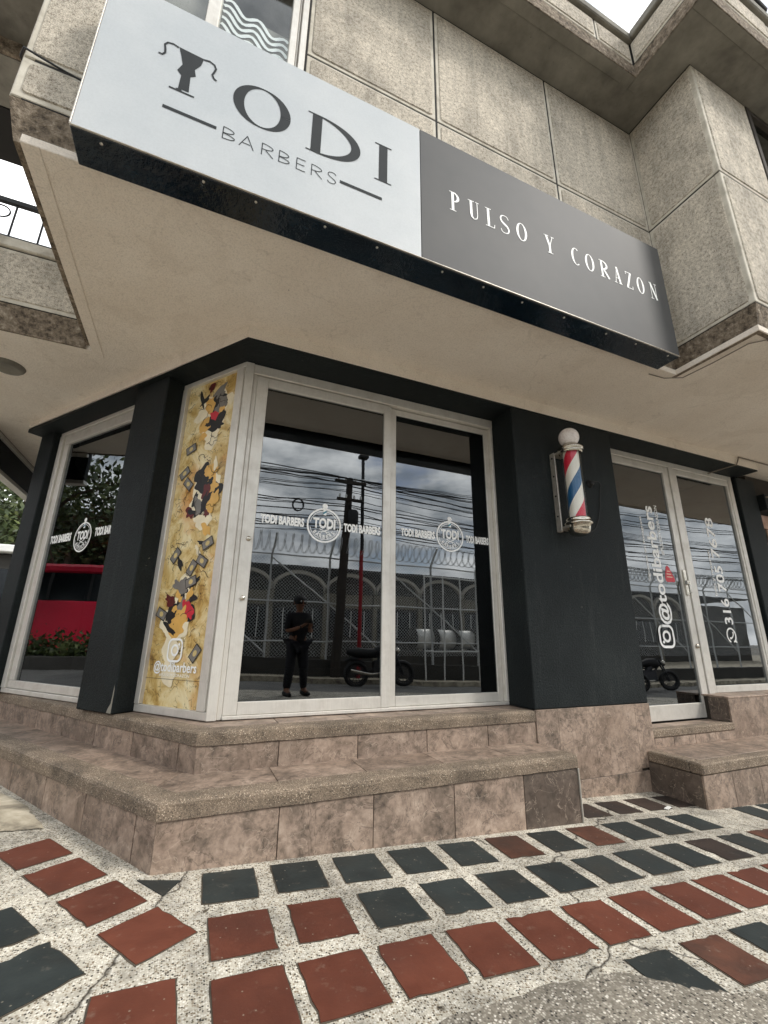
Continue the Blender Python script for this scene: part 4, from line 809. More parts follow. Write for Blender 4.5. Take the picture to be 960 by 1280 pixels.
# ------------------------------------------------------------------ sign
YS, SX0, SX1, SXD, SZ0, SZ1 = 1.42, -.60, 2.575, .775, 1.70, 2.542
sg = Thing('shop_sign', ((SX0+SX1)/2, YS+.07, SZ0), 'long box sign reading TODI BARBERS and PULSO Y CORAZON above the window', 'sign')
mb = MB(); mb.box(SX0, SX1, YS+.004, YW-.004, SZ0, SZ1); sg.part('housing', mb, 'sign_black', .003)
mb = MB(); mb.box(SX0+.004, SXD-.0015, YS-.003, YS+.003, SZ0+.006, SZ1-.003); sg.part('white_face', mb, 'sign_white', .001, label='white half of the sign with dark letters')
mb = MB(); mb.box(SXD+.0015, SX1-.004, YS-.003, YS+.003, SZ0+.006, SZ1-.003); sg.part('grey_face', mb, 'sign_grey', .001, label='grey half of the sign with white letters')
mb = MB(); mb.box(SX0-.001, SX1+.001, YS-.0045, YS+.003, SZ0+.002, SZ0+.0055); mb.box(SX0-.001, SX0+.0035, YS-.006, YS+.003, SZ0+.006, SZ1); sg.part('edge_trim', mb, 'steel_bracket', .001)
for i in range(12):
    mb = MB(); x = SX0+.12+.27*i+random.uniform(-.05, .05); mb.lathe([(0, -.004), (.005, -.003), (.006, 0)], (x, YS+.02+random.uniform(0, .01), SZ0), 8); sg.part('rivet', mb, 'steel_bracket')
TS = lambda x, y, off: (x, YS-.003-off, y)
# T drawn as a clipper with two waving cords
mb = MB()
for q, s_ in enumerate([poly([(-.331, 2.311), (-.237, 2.308), (-.243, 2.262), (-.262, 2.222), (-.254, 2.188), (-.272, 2.172), (-.268, 2.085), (-.307, 2.083), (-.305, 2.16), (-.322, 2.18), (-.308, 2.222), (-.318, 2.265)]),
             rect(-.338, -.246, 2.068, 2.076), ribbon([(-.30, 2.073), (-.307, 2.084)], .02)]): lay(mb, s_, TS, .0012+.0002*q)
lay(mb, ribbon([(-.332, 2.306), (-.352, 2.312), (-.372, 2.306), (-.381, 2.288), (-.376, 2.262), (-.374, 2.243), (-.382, 2.228), (-.396, 2.228)], .008), TS, .0018)
lay(mb, ribbon([(-.237, 2.303), (-.215, 2.31), (-.196, 2.302), (-.187, 2.282), (-.192, 2.258), (-.197, 2.24), (-.19, 2.224), (-.178, 2.216)], .008), TS, .002)
sg.part('letter', mb, 'dark_ink')
def big(ch, x0, x1, z0, z1, k, t):
    mb = MB(); h = z1-z0
    for i, (v, f) in enumerate(glyph(ch, (x1-x0)/h, k, t)): lay(mb, ([(x0+a*h, z0+b*h) for a, b in v], f), TS, .0012+.0002*i)
    sg.part('letter', mb, 'dark_ink')
big('O', -.108, .132, 2.065, 2.298, .19, .03); big('D', .205, .458, 2.062, 2.298, .19, .03); big('I', .525, .622, 2.062, 2.298, .185, .03)
mb = MB(); lay(mb, rect(-.345, -.15, 1.953, 1.969), TS, .0012); sg.part('rule_line', mb, 'dark_ink'); mb = MB(); lay(mb, rect(.367, .57, 1.946, 1.963), TS, .0012); sg.part('rule_line', mb, 'dark_ink')
xs_ = [(-.126, -.077), (-.06, -.003), (.027, .075), (.098, .145), (.172, .212), (.237, .285), (.308, .352)]
for ch, (a, b) in zip('BARBERS', xs_):
    mb = MB(); h = .066; lay_glyph(mb, glyph(ch, (b-a)/h, .055, .055, False), TS, a, 1.922, h); sg.part('small_letter', mb, 'dark_ink')
xs_ = [('P', .939, .997), ('U', 1.05, 1.115), ('L', 1.157, 1.213), ('S', 1.25, 1.312), ('O', 1.358, 1.43), ('Y', 1.553, 1.625), ('C', 1.751, 1.815), ('O', 1.857, 1.928), ('R', 1.972, 2.04), ('A', 2.086, 2.152), ('Z', 2.19, 2.244), ('O', 2.287, 2.352), ('N', 2.403, 2.472)]
for ch, a, b in xs_:
    mb = MB(); h = .124; lay_glyph(mb, glyph(ch, (b-a)/h, .12, .036), TS, a, 2.079, h); sg.part('small_letter', mb, 'white_ink')

# ------------------------------------------------------------------ barber pole
bx, by = 2.37, 2.15
bp = Thing('barber_pole', (bx, YB, .71), 'chrome barber pole with red white and blue stripes on the dark pillar', 'barber pole')
mb = MB(); mb.lathe([(.053, .0), (.053, .50)], (bx, by, .815), 40); o = mb.build('striped_cylinder', 'pole_stripes', bp.e, root=None)
for v in o.data.vertices: v.co -= Vector((bx, by, .82))
o.location = Vector((bx, by, .82))-Vector(bp.e.location)
mb = MB(); mb.lathe([(.066, .0), (.066, .49)], (bx, by, .825), 40); bp.part('glass_tube', mb, 'clear_glass')
mb = MB(); mb.lathe([(.001, 0), (.045, .003), (.066, .018), (.074, .045), (.076, .07), (.09, .074), (.092, .085), (.086, .094), (.078, .098), (.082, .108), (.08, .118), (.072, .122)], (bx, by, .70), 40); bp.part('bottom_cap', mb, 'chrome')
mb = MB(); mb.lathe([(.072, 0), (.08, .004), (.082, .014), (.078, .02), (.088, .026), (.09, .038), (.084, .046), (.07, .052), (.06, .066), (.05, .074), (.001, .076)], (bx, by, 1.305), 40); bp.part('top_cap', mb, 'chrome')
mb = MB(); mb.lathe([(.0006+.071*math.sin(R_(a)), -.071*math.cos(R_(a))) for a in range(0, 181, 10)], (bx, by, 1.435), 36); bp.part('globe', mb, 'globe_glass')
mb = MB(); mb.box(bx-.085, bx-.055, YB-.03, YB-.002, .74, 1.33); mb.box(bx-.087, bx-.083, YB-.05, YB-.002, .74, 1.33); mb.box(bx-.08, bx+.02, by, YB-.002, 1.312, 1.325); mb.box(bx-.08, bx+.02, by, YB-.002, .755, .77); bp.part('bracket', mb, 'steel_bracket', .002)
for zc in (.85, 1.0, 1.15, 1.29):
    mb = MB(); mb.lathe([(0, .004), (.006, .003), (.007, 0)], (bx-.087, YB-.026, zc), 10, lambda v: Vector((-v.z, v.y, v.x))); bp.part('screw', mb, 'joint_dark')
mb = MB(); mb.lathe([(0, .035), (.016, .033), (.02, .02), (.02, .012), (.03, .008), (.03, 0)], (2.66, YB-.001, 1.16), 16, lambda v: Vector((v.x, -v.z, v.y)))
pl = mb.build('power_plug', 'cable_black'); tag(pl, 'small black plug on the pillar right of the barber pole', 'plug')
mb = MB(); mb.tube([(2.66, YB-.035, 1.16), (2.70, YB-.04, 1.175), (2.745, YB-.025, 1.165), (2.75, YB-.012, 1.12), (2.735, YB-.008, 1.0), (2.70, YB-.008, .88), (2.65, YB-.01, .80), (2.58, YB-.015, .765), (2.48, YB-.03, .755), (2.42, by+.06, .76)], .0032, 6)
bp.part('power_cord', mb, 'cable_black')

# ------------------------------------------------------------------ across the street (seen in the glass)
YFN = -6.95
fn = Thing('security_fence', (6, YFN, GZ(6)), 'wire mesh fence with razor wire across the street, mirrored in the glass', 'fence')
mb = raised(-9, 24, YFN-.12, YFN+.12, .42); fn.part('base_wall', mb, 'wall_grey')
k = 0
for i in range(-6, 14):
    x = .14+1.645*i; b = GZ(x); mb = MB(); mb.tube([(x, YFN, b), (x, YFN, 2.2), (x+.02, YFN+.38, 2.75)], .032, 6); fn.part('post', mb, 'galvanised')
    mb = MB(); a = (x, YFN, 2.15) if i % 2 else (x, YFN, .95); c = (x+1.645, YFN+.01, .95) if i % 2 else (x+1.645, YFN+.01, -.35); mb.tube([a, c], .022, 6); fn.part('brace', mb, 'galvanised')
for z in (2.2, .95, -.08):
    mb = MB(); mb.tube([(-9, YFN+.02, z+.1), (6, YFN+.02, z), (24, YFN+.02, z-.05)], .022, 6); fn.part('rail', mb, 'galvanised')
mb = MB(); w_ = .0035
for i in range(-60, 430):
    for s_ in (1, -1):
        xa = -9+.09*i; pts = []
        z0, z1 = -.45, 2.2; xb = xa+s_*(z1-z0)
        if min(xa, xb) < -9 or max(xa, xb) > 24: continue
        d = Vector((xb-xa, 0, z1-z0)).normalized(); nx = Vector((-d.z, 0, d.x))*w_
        mb.add([Vector((xa, YFN, z0))+nx, Vector((xa, YFN, z0))-nx, Vector((xb, YFN, z1))-nx, Vector((xb, YFN, z1))+nx], [(0, 1, 2, 3)])
fn.part('wire_mesh', mb, 'galvanised', kind='stuff')
for q in range(2):
    mb = MB(); pts = [(-8.5+.0125*i, YFN+.2+.27*math.cos(i*.35+q), 2.55+.27*math.sin(i*.35+q)) for i in range(0, 2500)]
    mb.tube(pts, .007, 4); fn.part('razor_coil', mb, 'galvanised')
# vertical bar gate section
gt = Thing('bar_gate', (7.6, YFN+.3, GZ(7.6)), 'pale vertical bar gate in front of the mesh fence, mirrored in the right pane', 'gate')
for i in range(9):
    x = 6.3+.62*i; mb = MB(); mb.tube([(x, YFN+.35, GZ(x)), (x, YFN+.35, 1.9)], .022, 6); gt.part('bar', mb, 'white_paint')
mb = MB(); mb.tube([(6.3, YFN+.35, 1.86), (11.26, YFN+.35, 1.82)], .022, 6); gt.part('rail', mb, 'white_paint'); mb = MB(); mb.tube([(6.3, YFN+.35, -.3), (11.26, YFN+.35, -.34)], .022, 6); gt.part('rail', mb, 'white_paint')
up = Thing('utility_pole', (3.68, YFN+.25, GZ(3.7)), 'dark wooden utility pole carrying many cables, mirrored in the glass', 'utility pole')
mb = MB(); mb.tube([(3.62, YFN+.25, -1.05), (3.74, YFN+.25, 2), (3.85, YFN+.25, 4.65)], [.14, .125, .10], 12); up.part('shaft', mb, 'pole_wood')
for z, s_ in ((4.45, .5), (3.9, .42)):
    mb = MB(); mb.box(3.83-s_, 3.83+s_, YFN+.33, YFN+.41, z, z+.08); up.part('cross_arm', mb, 'pole_wood', .005)
    for x in (-.8, -.3, .3, .8): mb = MB(); mb.lathe([(.0, .12), (.03, .11), (.035, .05), (.02, .0)], (3.83+x*s_, YFN+.37, z+.08), 10); up.part('insulator', mb, 'white_paint')
mb = MB(); mb.lathe([(0, 0), (.14, .0), (.15, .03), (.15, .4), (.12, .44), (0, .45)], (3.9, YFN+.48, 3.15), 16); up.part('junction_box', mb, 'pole_black')
rp = Thing('red_black_pole', (4.25, YFN+.3, GZ(4.2)), 'slim pole painted red below and black above beside the utility pole', 'pole')
mb = MB(); mb.tube([(4.25, YFN+.3, GZ(4.2)), (4.25, YFN+.3, 2.45)], .055, 10); rp.part('lower_shaft', mb, 'pole_red'); mb = MB(); mb.tube([(4.25, YFN+.3, 2.45), (4.25, YFN+.3, 5.35)], .05, 10); rp.part('upper_shaft', mb, 'pole_black')
mb = MB(); mb.box(4.1, 4.4, YFN+.22, YFN+.4, 5.35, 5.45); rp.part('lamp_head', mb, 'pole_black', .02)
rq = copy_tree(rp.e); rq.location = (14.6, YFN+.3, GZ(12)); tag(rq, 'slim red and black pole farther along the fence, mirrored by the door', 'pole')
# overhead cables
rnd = random.Random(4)
for i in range(26):
    y = YFN+.2+rnd.uniform(-.5, 1.6); z0 = rnd.uniform(2.9, 5.6); z1 = z0+rnd.uniform(-.9, .9); z2 = z0+rnd.uniform(-.7, .7)
    mb = MB(); pts = sag((-16, y+rnd.uniform(-1, 1), z1), (3.84, YFN+.4, min(z0, 4.6)), rnd.uniform(.1, .5), 18)+sag((3.84, YFN+.4, min(z0, 4.6)), (32, y+rnd.uniform(-1, 1.5), z2+.5), rnd.uniform(.2, .8), 22)[1:]
    mb.tube(pts, rnd.choice([.008, .011, .016]), 5); o = mb.build('overhead_cable', 'cable_black'); tag(o, 'thin black overhead cable strung from the utility pole across the mirrored sky', 'cable', 'cables strung from the utility pole')
mb = MB(); mb.tube([(2.3+.16*math.cos(t*.4)*(1-.002*t), YFN+.5+.02*math.sin(t), 3.55+.16*math.sin(t*.4)) for t in range(60)], .018, 5); o = mb.build('cable_coil', 'cable_black'); tag(o, 'coil of spare black cable hanging under the overhead lines', 'cable')
# warehouse with arched bays
wh = Thing('arched_warehouse', (8, -22, GZ(8)), 'long low warehouse with pale arched bays behind the fence', 'building')
mb = MB(); mb.box(-20, 45, -24, -19, -1.6, 3.1); wh.part('wall', mb, 'wall_grey')
mb = MB(); mb.prism([(-20.5, -25), (45.5, -25), (45.5, -18.6), (-20.5, -18.6)], 3.75, lambda x, y: 3.85+.25*(y < -20)); wh.part('roof', mb, 'roof_sheet')
for i in range(-5, 11):
    cx = 5.2+2.95*i
    mb = MB(); pts = [(cx+1.38*math.cos(R_(a)), -18.9, 2.55+.9*math.sin(R_(a))) for a in range(0, 181, 10)]
    vs = []
    for p in pts: dx, dz = p[0]-cx, p[2]-2.55; vs += [(p[0], -19.0, p[2]), (p[0], -18.75, p[2]), (cx+dx*1.12, -18.75, 2.55+dz*1.2), (cx+dx*1.12, -19.0, 2.55+dz*1.2)]
    fs = []
    for j in range(len(pts)-1):
        for q in range(4): fs.append((4*j+q, 4*j+(q+1) % 4, 4*j+4+(q+1) % 4, 4*j+4+q))
    mb.add(vs, fs); wh.part('arch', mb, 'arch_trim')
    mb = MB(); mb.box(cx-1.6, cx-1.36, -19.0, -18.78, -1.4, 2.55); wh.part('pilaster', mb, 'wall_cream')
    mb = MB(); mb.box(cx-1.3, cx+1.3, -19.0, -18.93, 1.75, 2.5); wh.part('fascia', mb, 'wall_cream' if i % 3 else 'wall_grey')
    mb = MB(); mb.box(cx-1.2, cx+1.2, -18.98, -18.9, .1, 1.6); d_ = wh.part('window', mb, 'window_dark'); 
    for q in range(3): mb = MB(); mb.box(cx-1.2+.8*q-.02+.4, cx-1.2+.8*q+.02+.4, -18.9, -18.87, .1, 1.6); wh.part('mullion', mb, 'white_paint', under=d_)
# cable spools on a rack
for i in range(4):
    x = 9.15+1.02*i; t = Thing('cable_spool', (x, -12.2, -.46), ['leftmost', 'second', 'third', 'rightmost'][i]+' of four big silver cable spools behind the fence', 'spool', 'cable spools behind the fence')
    ax = lambda v: Vector((v.z, v.y, -v.x))
    mb = MB(); mb.lathe([(0, -.42), (.40, -.42), (.40, .42), (0, .42)], (x, -12.2, .05), 28, ax); t.part('drum', mb, 'spool_metal')
    for s_ in (-.44, .44): mb = MB(); mb.lathe([(0, s_-.02), (.51, s_-.02), (.51, s_+.02), (0, s_+.02)], (x, -12.2, .05), 28, ax); t.part('flange', mb, 'wall_grey')
mb = MB(); mb.prism([(8.5, -12.8), (13.0, -12.8), (13.0, -11.7), (8.5, -11.7)], -1.5, -.46); o = mb.build('spool_plinth', 'wall_grey', bevel=.02); tag(o, 'low concrete plinth under the cable spools', 'plinth')
# motorcycles
def motorcycle(loc, rz, label, paint):
    t = Thing('motorcycle', loc, label, 'motorcycle', 'motorcycles by the far kerb'); e = t.e; L0 = Vector(loc)
    def part(n, mb, mat, **k): mb.v = [tuple(Vector(v)+L0) for v in mb.v]; return t.part(n, mb, mat, **k)
    ax = lambda v: Vector((v.x, v.z, v.y))
    for x in (-.62, .62):
        mb = MB(); mb.tube([(x+.27*math.cos(R_(a)), 0, .31+.27*math.sin(R_(a))) for a in range(0, 361, 15)], .05, 8); w2 = part('wheel', mb, 'rubber')
        mb = MB(); mb.tube([(x+.2*math.cos(R_(a)), 0, .31+.2*math.sin(R_(a))) for a in range(0, 361, 20)], .018, 6)
        for a in range(0, 180, 30): mb.tube([(x-.2*math.cos(R_(a)), 0, .31-.2*math.sin(R_(a))), (x+.2*math.cos(R_(a)), 0, .31+.2*math.sin(R_(a)))], .008, 5)
        part('rim', mb, 'engine', under=w2)
    mb = MB(); mb.tube([(.62, .06, .31), (.45, .06, .75), (.38, .05, .95)], .022, 6); mb.tube([(.62, -.06, .31), (.45, -.06, .75), (.38, -.05, .95)], .022, 6); part('fork', mb, 'engine')
    mb = MB(); mb.tube([(.3, -.36, 1.0), (.38, -.2, .99), (.38, .2, .99), (.3, .36, 1.0)], .016, 6); part('handlebar', mb, 'rubber')
    mb = MB(); mb.tube([(-.15, 0, .82), (.05, 0, .86), (.25, 0, .86), (.36, 0, .8)], [.08, .14, .15, .09], 12); part('fuel_tank', mb, paint)
    mb = MB(); mb.tube([(-.85, 0, .83), (-.6, 0, .8), (-.3, 0, .78), (-.12, 0, .8)], [.06, .12, .12, .1], 10); part('seat', mb, 'rubber')
    mb = MB(); mb.box(-.2, .22, -.13, .13, .3, .62); mb.tube([(-.05, 0, .55), (.12, 0, .78)], .09, 10); part('engine', mb, 'engine', bevel=.02)
    mb = MB(); mb.tube([(.1, .15, .3), (-.3, .17, .28), (-.8, .17, .38)], [.025, .04, .05], 8); part('exhaust', mb, 'chrome')
    mb = MB(); mb.tube([(-.62, 0, .31), (-.15, 0, .42), (.3, 0, .7), (.4, 0, .85)], .03, 6); mb.tube([(-.8, 0, .75), (-.2, 0, .7), (.3, 0, .72)], .025, 6); part('frame', mb, 'engine')
    mb = MB(); mb.lathe([(0, .06), (.07, .05), (.09, 0), (.05, -.06), (0, -.07)], (.5, 0, .86), 14, lambda v: Vector((v.z, v.y, -v.x))); part('headlight', mb, 'chrome')
    mb = MB(); mb.tube([(-.9+.0, 0, .60), (-.8, 0, .66), (-.6, 0, .65), (-.4, 0, .58)], [.03, .05, .05, .03], 6); part('rear_mudguard', mb, paint)
    e.rotation_euler = (R_(8), 0, rz); return t
motorcycle((4.45, -5.55, GZ(4.45)-.12), .1, 'dark motorcycle parked by the utility pole', 'pole_black'); motorcycle((13.9, -5.5, GZ(12)-.12), .5, 'dark motorcycle parked near the second red pole', 'rubber'); motorcycle((12.4, -5.5, GZ(12)-.12), .7, 'dark green motorcycle parked between the two red poles', 'green_paint')
# person standing in the street light
def person(loc, rz):
    t = Thing('person', loc, 'person in dark clothes standing on the pavement looking at a phone, mirrored in the glass', 'person'); L0 = Vector(loc); H = 1.52/1.75
    J = {'pel': (0, 0, .95, .15), 'waist': (0, .01, 1.1, .135), 'chest': (0, .0, 1.32, .165), 'neckb': (0, -.01, 1.46, .085), 'neck': (0, .0, 1.52, .058), 'jaw': (0, .02, 1.58, .075), 'head': (0, .01, 1.66, .098), 'top': (0, 0, 1.735, .07)}
    for s_, n in ((-1, 'l'), (1, 'r')):
        J.update({'sh'+n: (.19*s_, -.01, 1.42, .07), 'el'+n: (.25*s_, .03, 1.13, .047), 'wr'+n: (.09*s_, .26, 1.2, .032), 'hip'+n: (.1*s_, 0, .88, .105), 'kn'+n: (.14*s_, .03, .49, .068), 'an'+n: (.17*s_, -.02, .09, .045), 'to'+n: (.19*s_, .15, .04, .042), 'he'+n: (.17*s_, -.06, .04, .04)})
    names = list(J); ed = [('pel', 'waist'), ('waist', 'chest'), ('chest', 'neckb'), ('neckb', 'neck'), ('neck', 'jaw'), ('jaw', 'head'), ('head', 'top')]
    for n in 'lr': ed += [('chest', 'sh'+n), ('sh'+n, 'el'+n), ('el'+n, 'wr'+n), ('pel', 'hip'+n), ('hip'+n, 'kn'+n), ('kn'+n, 'an'+n), ('an'+n, 'to'+n), ('an'+n, 'he'+n)]
    def skin(nm, pts, rad, edges, mat, root, parent, sub=2):
        me = bpy.data.meshes.new(nm); me.from_pydata(pts, edges, []); o = bpy.data.objects.new(nm, me); C.objects.link(o); o.parent = parent
        md = o.modifiers.new('skin', 'SKIN'); md.use_smooth_shade = True; o.modifiers.new('sub', 'SUBSURF').levels = sub; o.modifiers[-1].render_levels = sub
        for v, r in zip(me.skin_vertices[0].data, rad): v.radius = (r, r); v.use_root = False
        me.skin_vertices[0].data[root].use_root = True; me.materials.append(M[mat]); return o
    body = skin('body', [tuple(Vector(J[n][:3])*H) for n in names], [J[n][3]*H for n in names], [(names.index(a), names.index(b)) for a, b in ed], 'skin', 0, t.e)
    # clothing shells
    def sub(nm, keys, edges, grow, mat):
        ks = list(keys); skin(nm, [tuple(Vector(J[k_][:3])*H) for k_ in ks], [J[k_][3]*H+grow for k_ in ks], [(ks.index(a), ks.index(b)) for a, b in edges], mat, 0, t.e)
    sub('shirt', ['waist', 'pel', 'chest', 'neckb', 'shl', 'ell', 'shr', 'elr'], [('waist', 'pel'), ('waist', 'chest'), ('chest', 'neckb'), ('chest', 'shl'), ('shl', 'ell'), ('chest', 'shr'), ('shr', 'elr')], .018, 'cloth_black')
    sub('trousers', ['pel', 'hipl', 'knl', 'anl', 'hipr', 'knr', 'anr'], [('pel', 'hipl'), ('hipl', 'knl'), ('knl', 'anl'), ('pel', 'hipr'), ('hipr', 'knr'), ('knr', 'anr')], .022, 'cloth_dark')
    for n, s_ in (('l', -1), ('r', 1)):
        w0 = Vector(J['wr'+n][:3]); pts = [w0, w0+Vector((-.02*s_, .05, .02))]; rad = [.03, .036]; edges = [(0, 1)]
        for q in range(4):
            b = w0+Vector((-.02*s_+(q-1.5)*.02, .08, .03)); i0 = len(pts); pts += [b, b+Vector((-.012*s_, .035, .018)), b+Vector((-.03*s_, .045, .045))]; rad += [.011, .0095, .008]; edges += [(1, i0), (i0, i0+1), (i0+1, i0+2)]
        i0 = len(pts); pts += [w0+Vector((-.045*s_, .035, .045)), w0+Vector((-.05*s_, .06, .075))]; rad += [.012, .009]; edges += [(0, i0), (i0, i0+1)]
        skin('hand', [tuple(p*H) for p in pts], [r*H for r in rad], edges, 'skin', 0, t.e, 1)
        mb = MB(); mb.tube([Vector((.17*s_, -.08, .045))*H, Vector((.175*s_, 0, .05))*H, Vector((.19*s_, .12, .035))*H, Vector((.195*s_, .19, .03))*H], [.045*H, .055*H, .045*H, .03*H], 10); mb.v = [tuple(Vector(v)+L0) for v in mb.v]; t.part('shoe', mb, 'rubber')
    mb = MB(); mb.lathe([(.001, .115), (.05, .108), (.09, .07), (.105, .01), (.098, -.03)], tuple(Vector((0, -.012, 1.665))*H+L0), 18); t.part('hair', mb, 'hair')
    mb = MB(); c = Vector((0, .02, 1.655))*H+L0; mb.tube([c+Vector((0, .085, .03)), c+Vector((0, .105, -.01)), c+Vector((0, .09, -.02))], [.006, .014, .01], 8); t.part('nose', mb, 'skin')
    for s_ in (-1, 1):
        mb = MB(); mb.lathe([(.0005+.011*math.sin(R_(a)), -.011*math.cos(R_(a))) for a in range(0, 181, 30)], c+Vector((.032*s_, .082, .02)), 8); t.part('eye', mb, 'white_paint')
        mb = MB(); mb.tube([c+Vector((.088*s_, -.01, .03)), c+Vector((.097*s_, -.015, .0)), c+Vector((.088*s_, -.01, -.03))], .012, 6); t.part('ear', mb, 'skin')
    mb = MB(); mb.tube([c+Vector((-.025, .085, -.045)), c+Vector((0, .092, -.047)), c+Vector((.025, .085, -.045))], .006, 6); t.part('mouth', mb, 'maroon_ink')
    t.e.rotation_euler = (0, 0, rz)
    ph = MB(); ph.box(-.036, .036, -.005, .005, -.075, .075); o = ph.build('phone', 'rubber', bevel=.003); o.location = L0+Matrix.Rotation(rz, 3, 'Z') @ Vector((0, .3*H+.04, 1.24*H+.03)); o.rotation_euler = (-.5, 0, rz); tag(o, 'black phone held by the person in dark clothes', 'phone')
    return t
person((1.62, -2.3, GZ(1.62)), -.25)

# ------------------------------------------------------------------ side street (seen in the side window and past the left edge)
ZR = GZ(-9)-.116
bus = Thing('red_bus', (-13.6, 8, ZR), 'red city bus with dark windows mirrored in the side window', 'bus')
X0, X1, Y0, Y1 = -15.9, -13.4, 2.8, 13.6
mb = MB(); mb.box(X0, X1, Y0, Y1, ZR+.35, ZR+1.95); bus.part('lower_body', mb, 'bus_red', .06)
mb = MB(); mb.box(X0+.02, X1-.03, Y0+.05, Y1-.05, ZR+1.9, ZR+2.85); bus.part('window_band', mb, 'bus_glass', .03)
mb = MB(); mb.box(X0, X1, Y0, Y1, ZR+2.82, ZR+3.15); bus.part('roof', mb, 'bus_red', .09)
for i in range(9): mb = MB(); y = Y0+.4+1.25*i; mb.box(X1-.035, X1-.012, y, y+.09, ZR+1.94, ZR+2.83); bus.part('window_post', mb, 'rubber')
for y in (4.6, 11.6):
    mb = MB(); mb.lathe([(0, -.15), (.40, -.15), (.46, -.1), (.46, .1), (.40, .15), (0, .15)], (X1-.17, y, ZR+.46), 24, lambda v: Vector((v.z, v.y, -v.x))); w2 = bus.part('wheel', mb, 'rubber')
    mb = MB(); mb.lathe([(0, .02), (.2, .0), (.24, -.02)], (X1-.015, y, ZR+.46), 18, lambda v: Vector((v.z, v.y, -v.x))); bus.part('hub', mb, 'galvanised', under=w2)
    mb = MB(); mb.tube([(X1+.004, y+.56*math.cos(R_(a)), ZR+.42+.56*math.sin(R_(a))) for a in range(0, 181, 15)], .03, 6); bus.part('wheel_arch', mb, 'rubber')
mb = MB(); mb.add([(X1+.003, 9.2, ZR+1.3), (X1+.003, 9.22, ZR+1.3), (X1+.003, 9.22, ZR+1.31)], [(0, 1, 2)])
for k, (y, z) in enumerate([(8.1, 1.55), (8.3, 1.25)]):
    pts = [(y+.04*i+.03*math.sin(i*1.9+k), ZR+z+.07*math.sin(i*1.3+k*2)) for i in range(22)]; v, f = ribbon(pts, .025); mb.add([(X1+.004, a, b) for a, b in v], f)
bus.part('script_lettering', mb, 'white_paint')
mb = MB(); mb.prism([(-11.2, -2), (-10.0, -2), (-10.0, 40), (-11.2, 40)], ZR-.1, ZR+.32); struct('median', mb, 'wall_grey', .02)
def leaves(n, fn, size, seed):
    rnd = random.Random(seed); mb = MB()
    for _ in range(n):
        p = Vector(fn(rnd)); a = Vector((rnd.gauss(0, 1), rnd.gauss(0, 1), rnd.gauss(0, 1))).normalized(); b = a.cross(Vector((rnd.gauss(0, 1), rnd.gauss(0, 1), rnd.gauss(0, 1)))).normalized(); s_ = size*rnd.uniform(.6, 1.3)
        mb.add([p-a*s_, p-b*s_*.5, p+a*s_, p+b*s_*.5], [(0, 1, 2, 3)])
    return mb
mb = leaves(15000, lambda r: (-10.6+r.uniform(-.5, .5), r.uniform(-1.5, 26), ZR+.32+abs(r.gauss(0, .28))*.9), .075, 5); o = mb.build('hedge', 'leaf'); tag(o, 'low leafy hedge on the median in front of the red bus', 'hedge', kind='stuff')
def tree(loc, h, r, n, seed, label, leaf=.12):
    rnd = random.Random(seed); t = Thing('street_tree', loc, label, 'tree', 'street trees by the side road'); L0 = Vector(loc); mb = MB()
    top = L0+Vector((rnd.uniform(-.3, .3), rnd.uniform(-.3, .3), h)); mb.tube([L0-Vector((0, 0, .2)), L0+Vector((.08, .05, h*.35)), L0.lerp(top, .6)], [.22, .16, .10], 10); tips = []
    for i in range(11):
        a = rnd.uniform(0, 6.28); st = L0.lerp(top, rnd.uniform(.3, .62)); en = L0+Vector((r*.75*math.cos(a)*rnd.uniform(.5, 1), r*.75*math.sin(a)*rnd.uniform(.5, 1), h*rnd.uniform(.6, .98))); md = st.lerp(en, .5)+Vector((0, 0, .25))
        mb.tube([st, md, en], [.07, .045, .015], 6); tips += [en, md]
        for q in range(3): e2 = en+Vector((rnd.gauss(0, .5), rnd.gauss(0, .5), rnd.gauss(.1, .4)))*r*.4; mb.tube([md, e2], [.025, .008], 5); tips.append(e2)
    t.part('trunk', mb, 'bark')
    def f(rn):
        c = rn.choice(tips); return c+Vector((rn.gauss(0, 1), rn.gauss(0, 1), rn.gauss(0, .8)))*r*.17
    t.part('crown', leaves(n, f, leaf, seed), 'leaf', kind='stuff'); return t
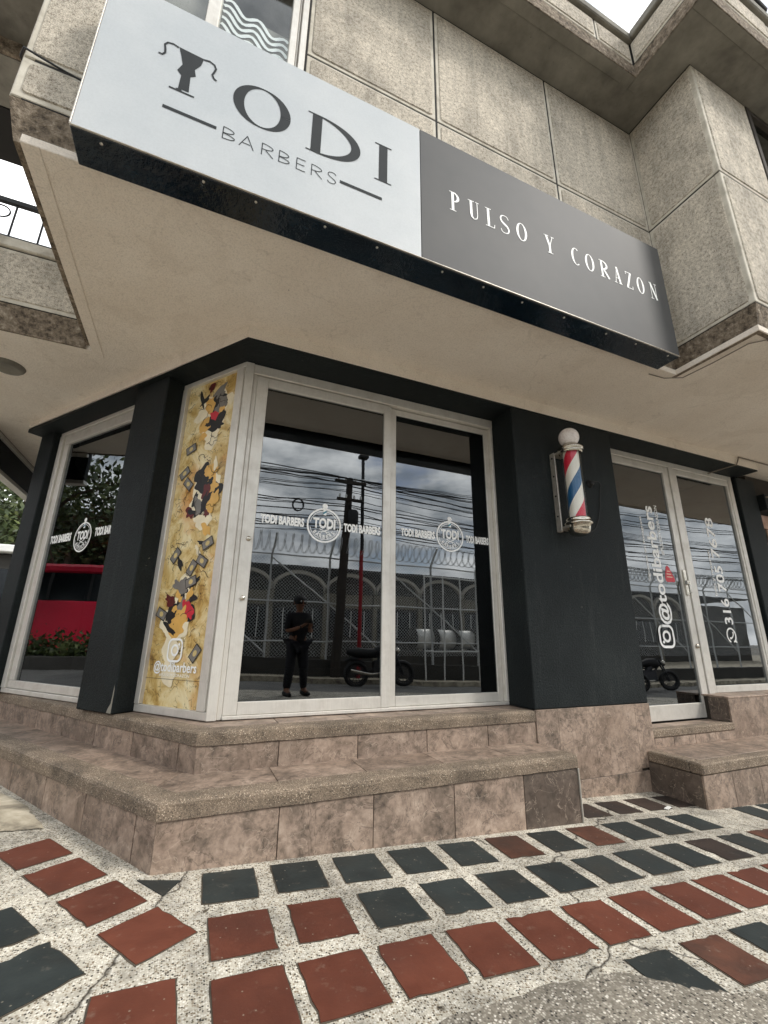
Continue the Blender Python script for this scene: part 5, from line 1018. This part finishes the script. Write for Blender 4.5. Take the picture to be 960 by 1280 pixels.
tree((-16.8, 6.6, ZR), 6.6, 3.4, 9000, 1, 'dense dark tree rising behind the red bus, nearer its front')
tree((-17.2, 12.2, ZR), 7.2, 3.6, 9000, 2, 'dense dark tree rising behind the rear of the red bus')
tree((-10.6, 9.9, ZR), 7.0, 2.6, 5000, 8, 'open branched tree on the median in front of the red bus')
tree((-5.4, 15.0, GZ(-4)-.12), 5.4, 2.6, 7000, 3, 'leafy green tree glimpsed past the left end of the shop', .10)
tree((-6.4, 19.5, GZ(-4)-.12), 6.4, 3.0, 6000, 9, 'larger green tree behind the one glimpsed past the shop', .12)
ks = Thing('street_kiosk', (-3.55, 11.2, GZ(-3.5)), 'dark street kiosk with a white roof edge at the far left', 'kiosk'); zk = GZ(-3.5)
mb = MB(); mb.box(-4.1, -3.0, 10.4, 12.2, zk, zk+2.18); ks.part('body', mb, 'wall_grey', .02); mb = MB(); mb.box(-4.2, -2.9, 10.2, 12.4, zk+2.2, zk+2.34); ks.part('roof', mb, 'white_paint', .015); mb = MB(); mb.box(-3.9, -3.2, 10.36, 10.398, zk+1.1, zk+1.9); ks.part('hatch', mb, 'window_dark', .005)
for i, (y, w2, h, c) in enumerate([(-2, 9, 5.5, 'wall_cream'), (9, 10, 6.5, 'wall_grey'), (21, 11, 5.2, 'wall_cream')]):
    t = Thing('far_house', (-24, y+w2/2, ZR), ['cream house left of the trees across the side road', 'grey house behind the red bus and trees', 'cream house farthest down the side road'][i], 'house', 'houses across the side road')
    mb = MB(); mb.box(-28, -21, y, y+w2, ZR-.2, ZR+h); t.part('wall', mb, c); mb = MB(); mb.prism([(-28.4, y-.3), (-20.6, y-.3), (-20.6, y+w2+.3), (-28.4, y+w2+.3)], ZR+h+.002, ZR+h+.3); t.part('roof', mb, 'roof_sheet')
    for q in range(3):
        for zz in (.9, 3.4): mb = MB(); yy = y+1+q*(w2-2)/2.6; mb.box(-21.02, -20.96, yy, yy+1.3, ZR+zz, ZR+zz+1.4); t.part('window', mb, 'window_dark')
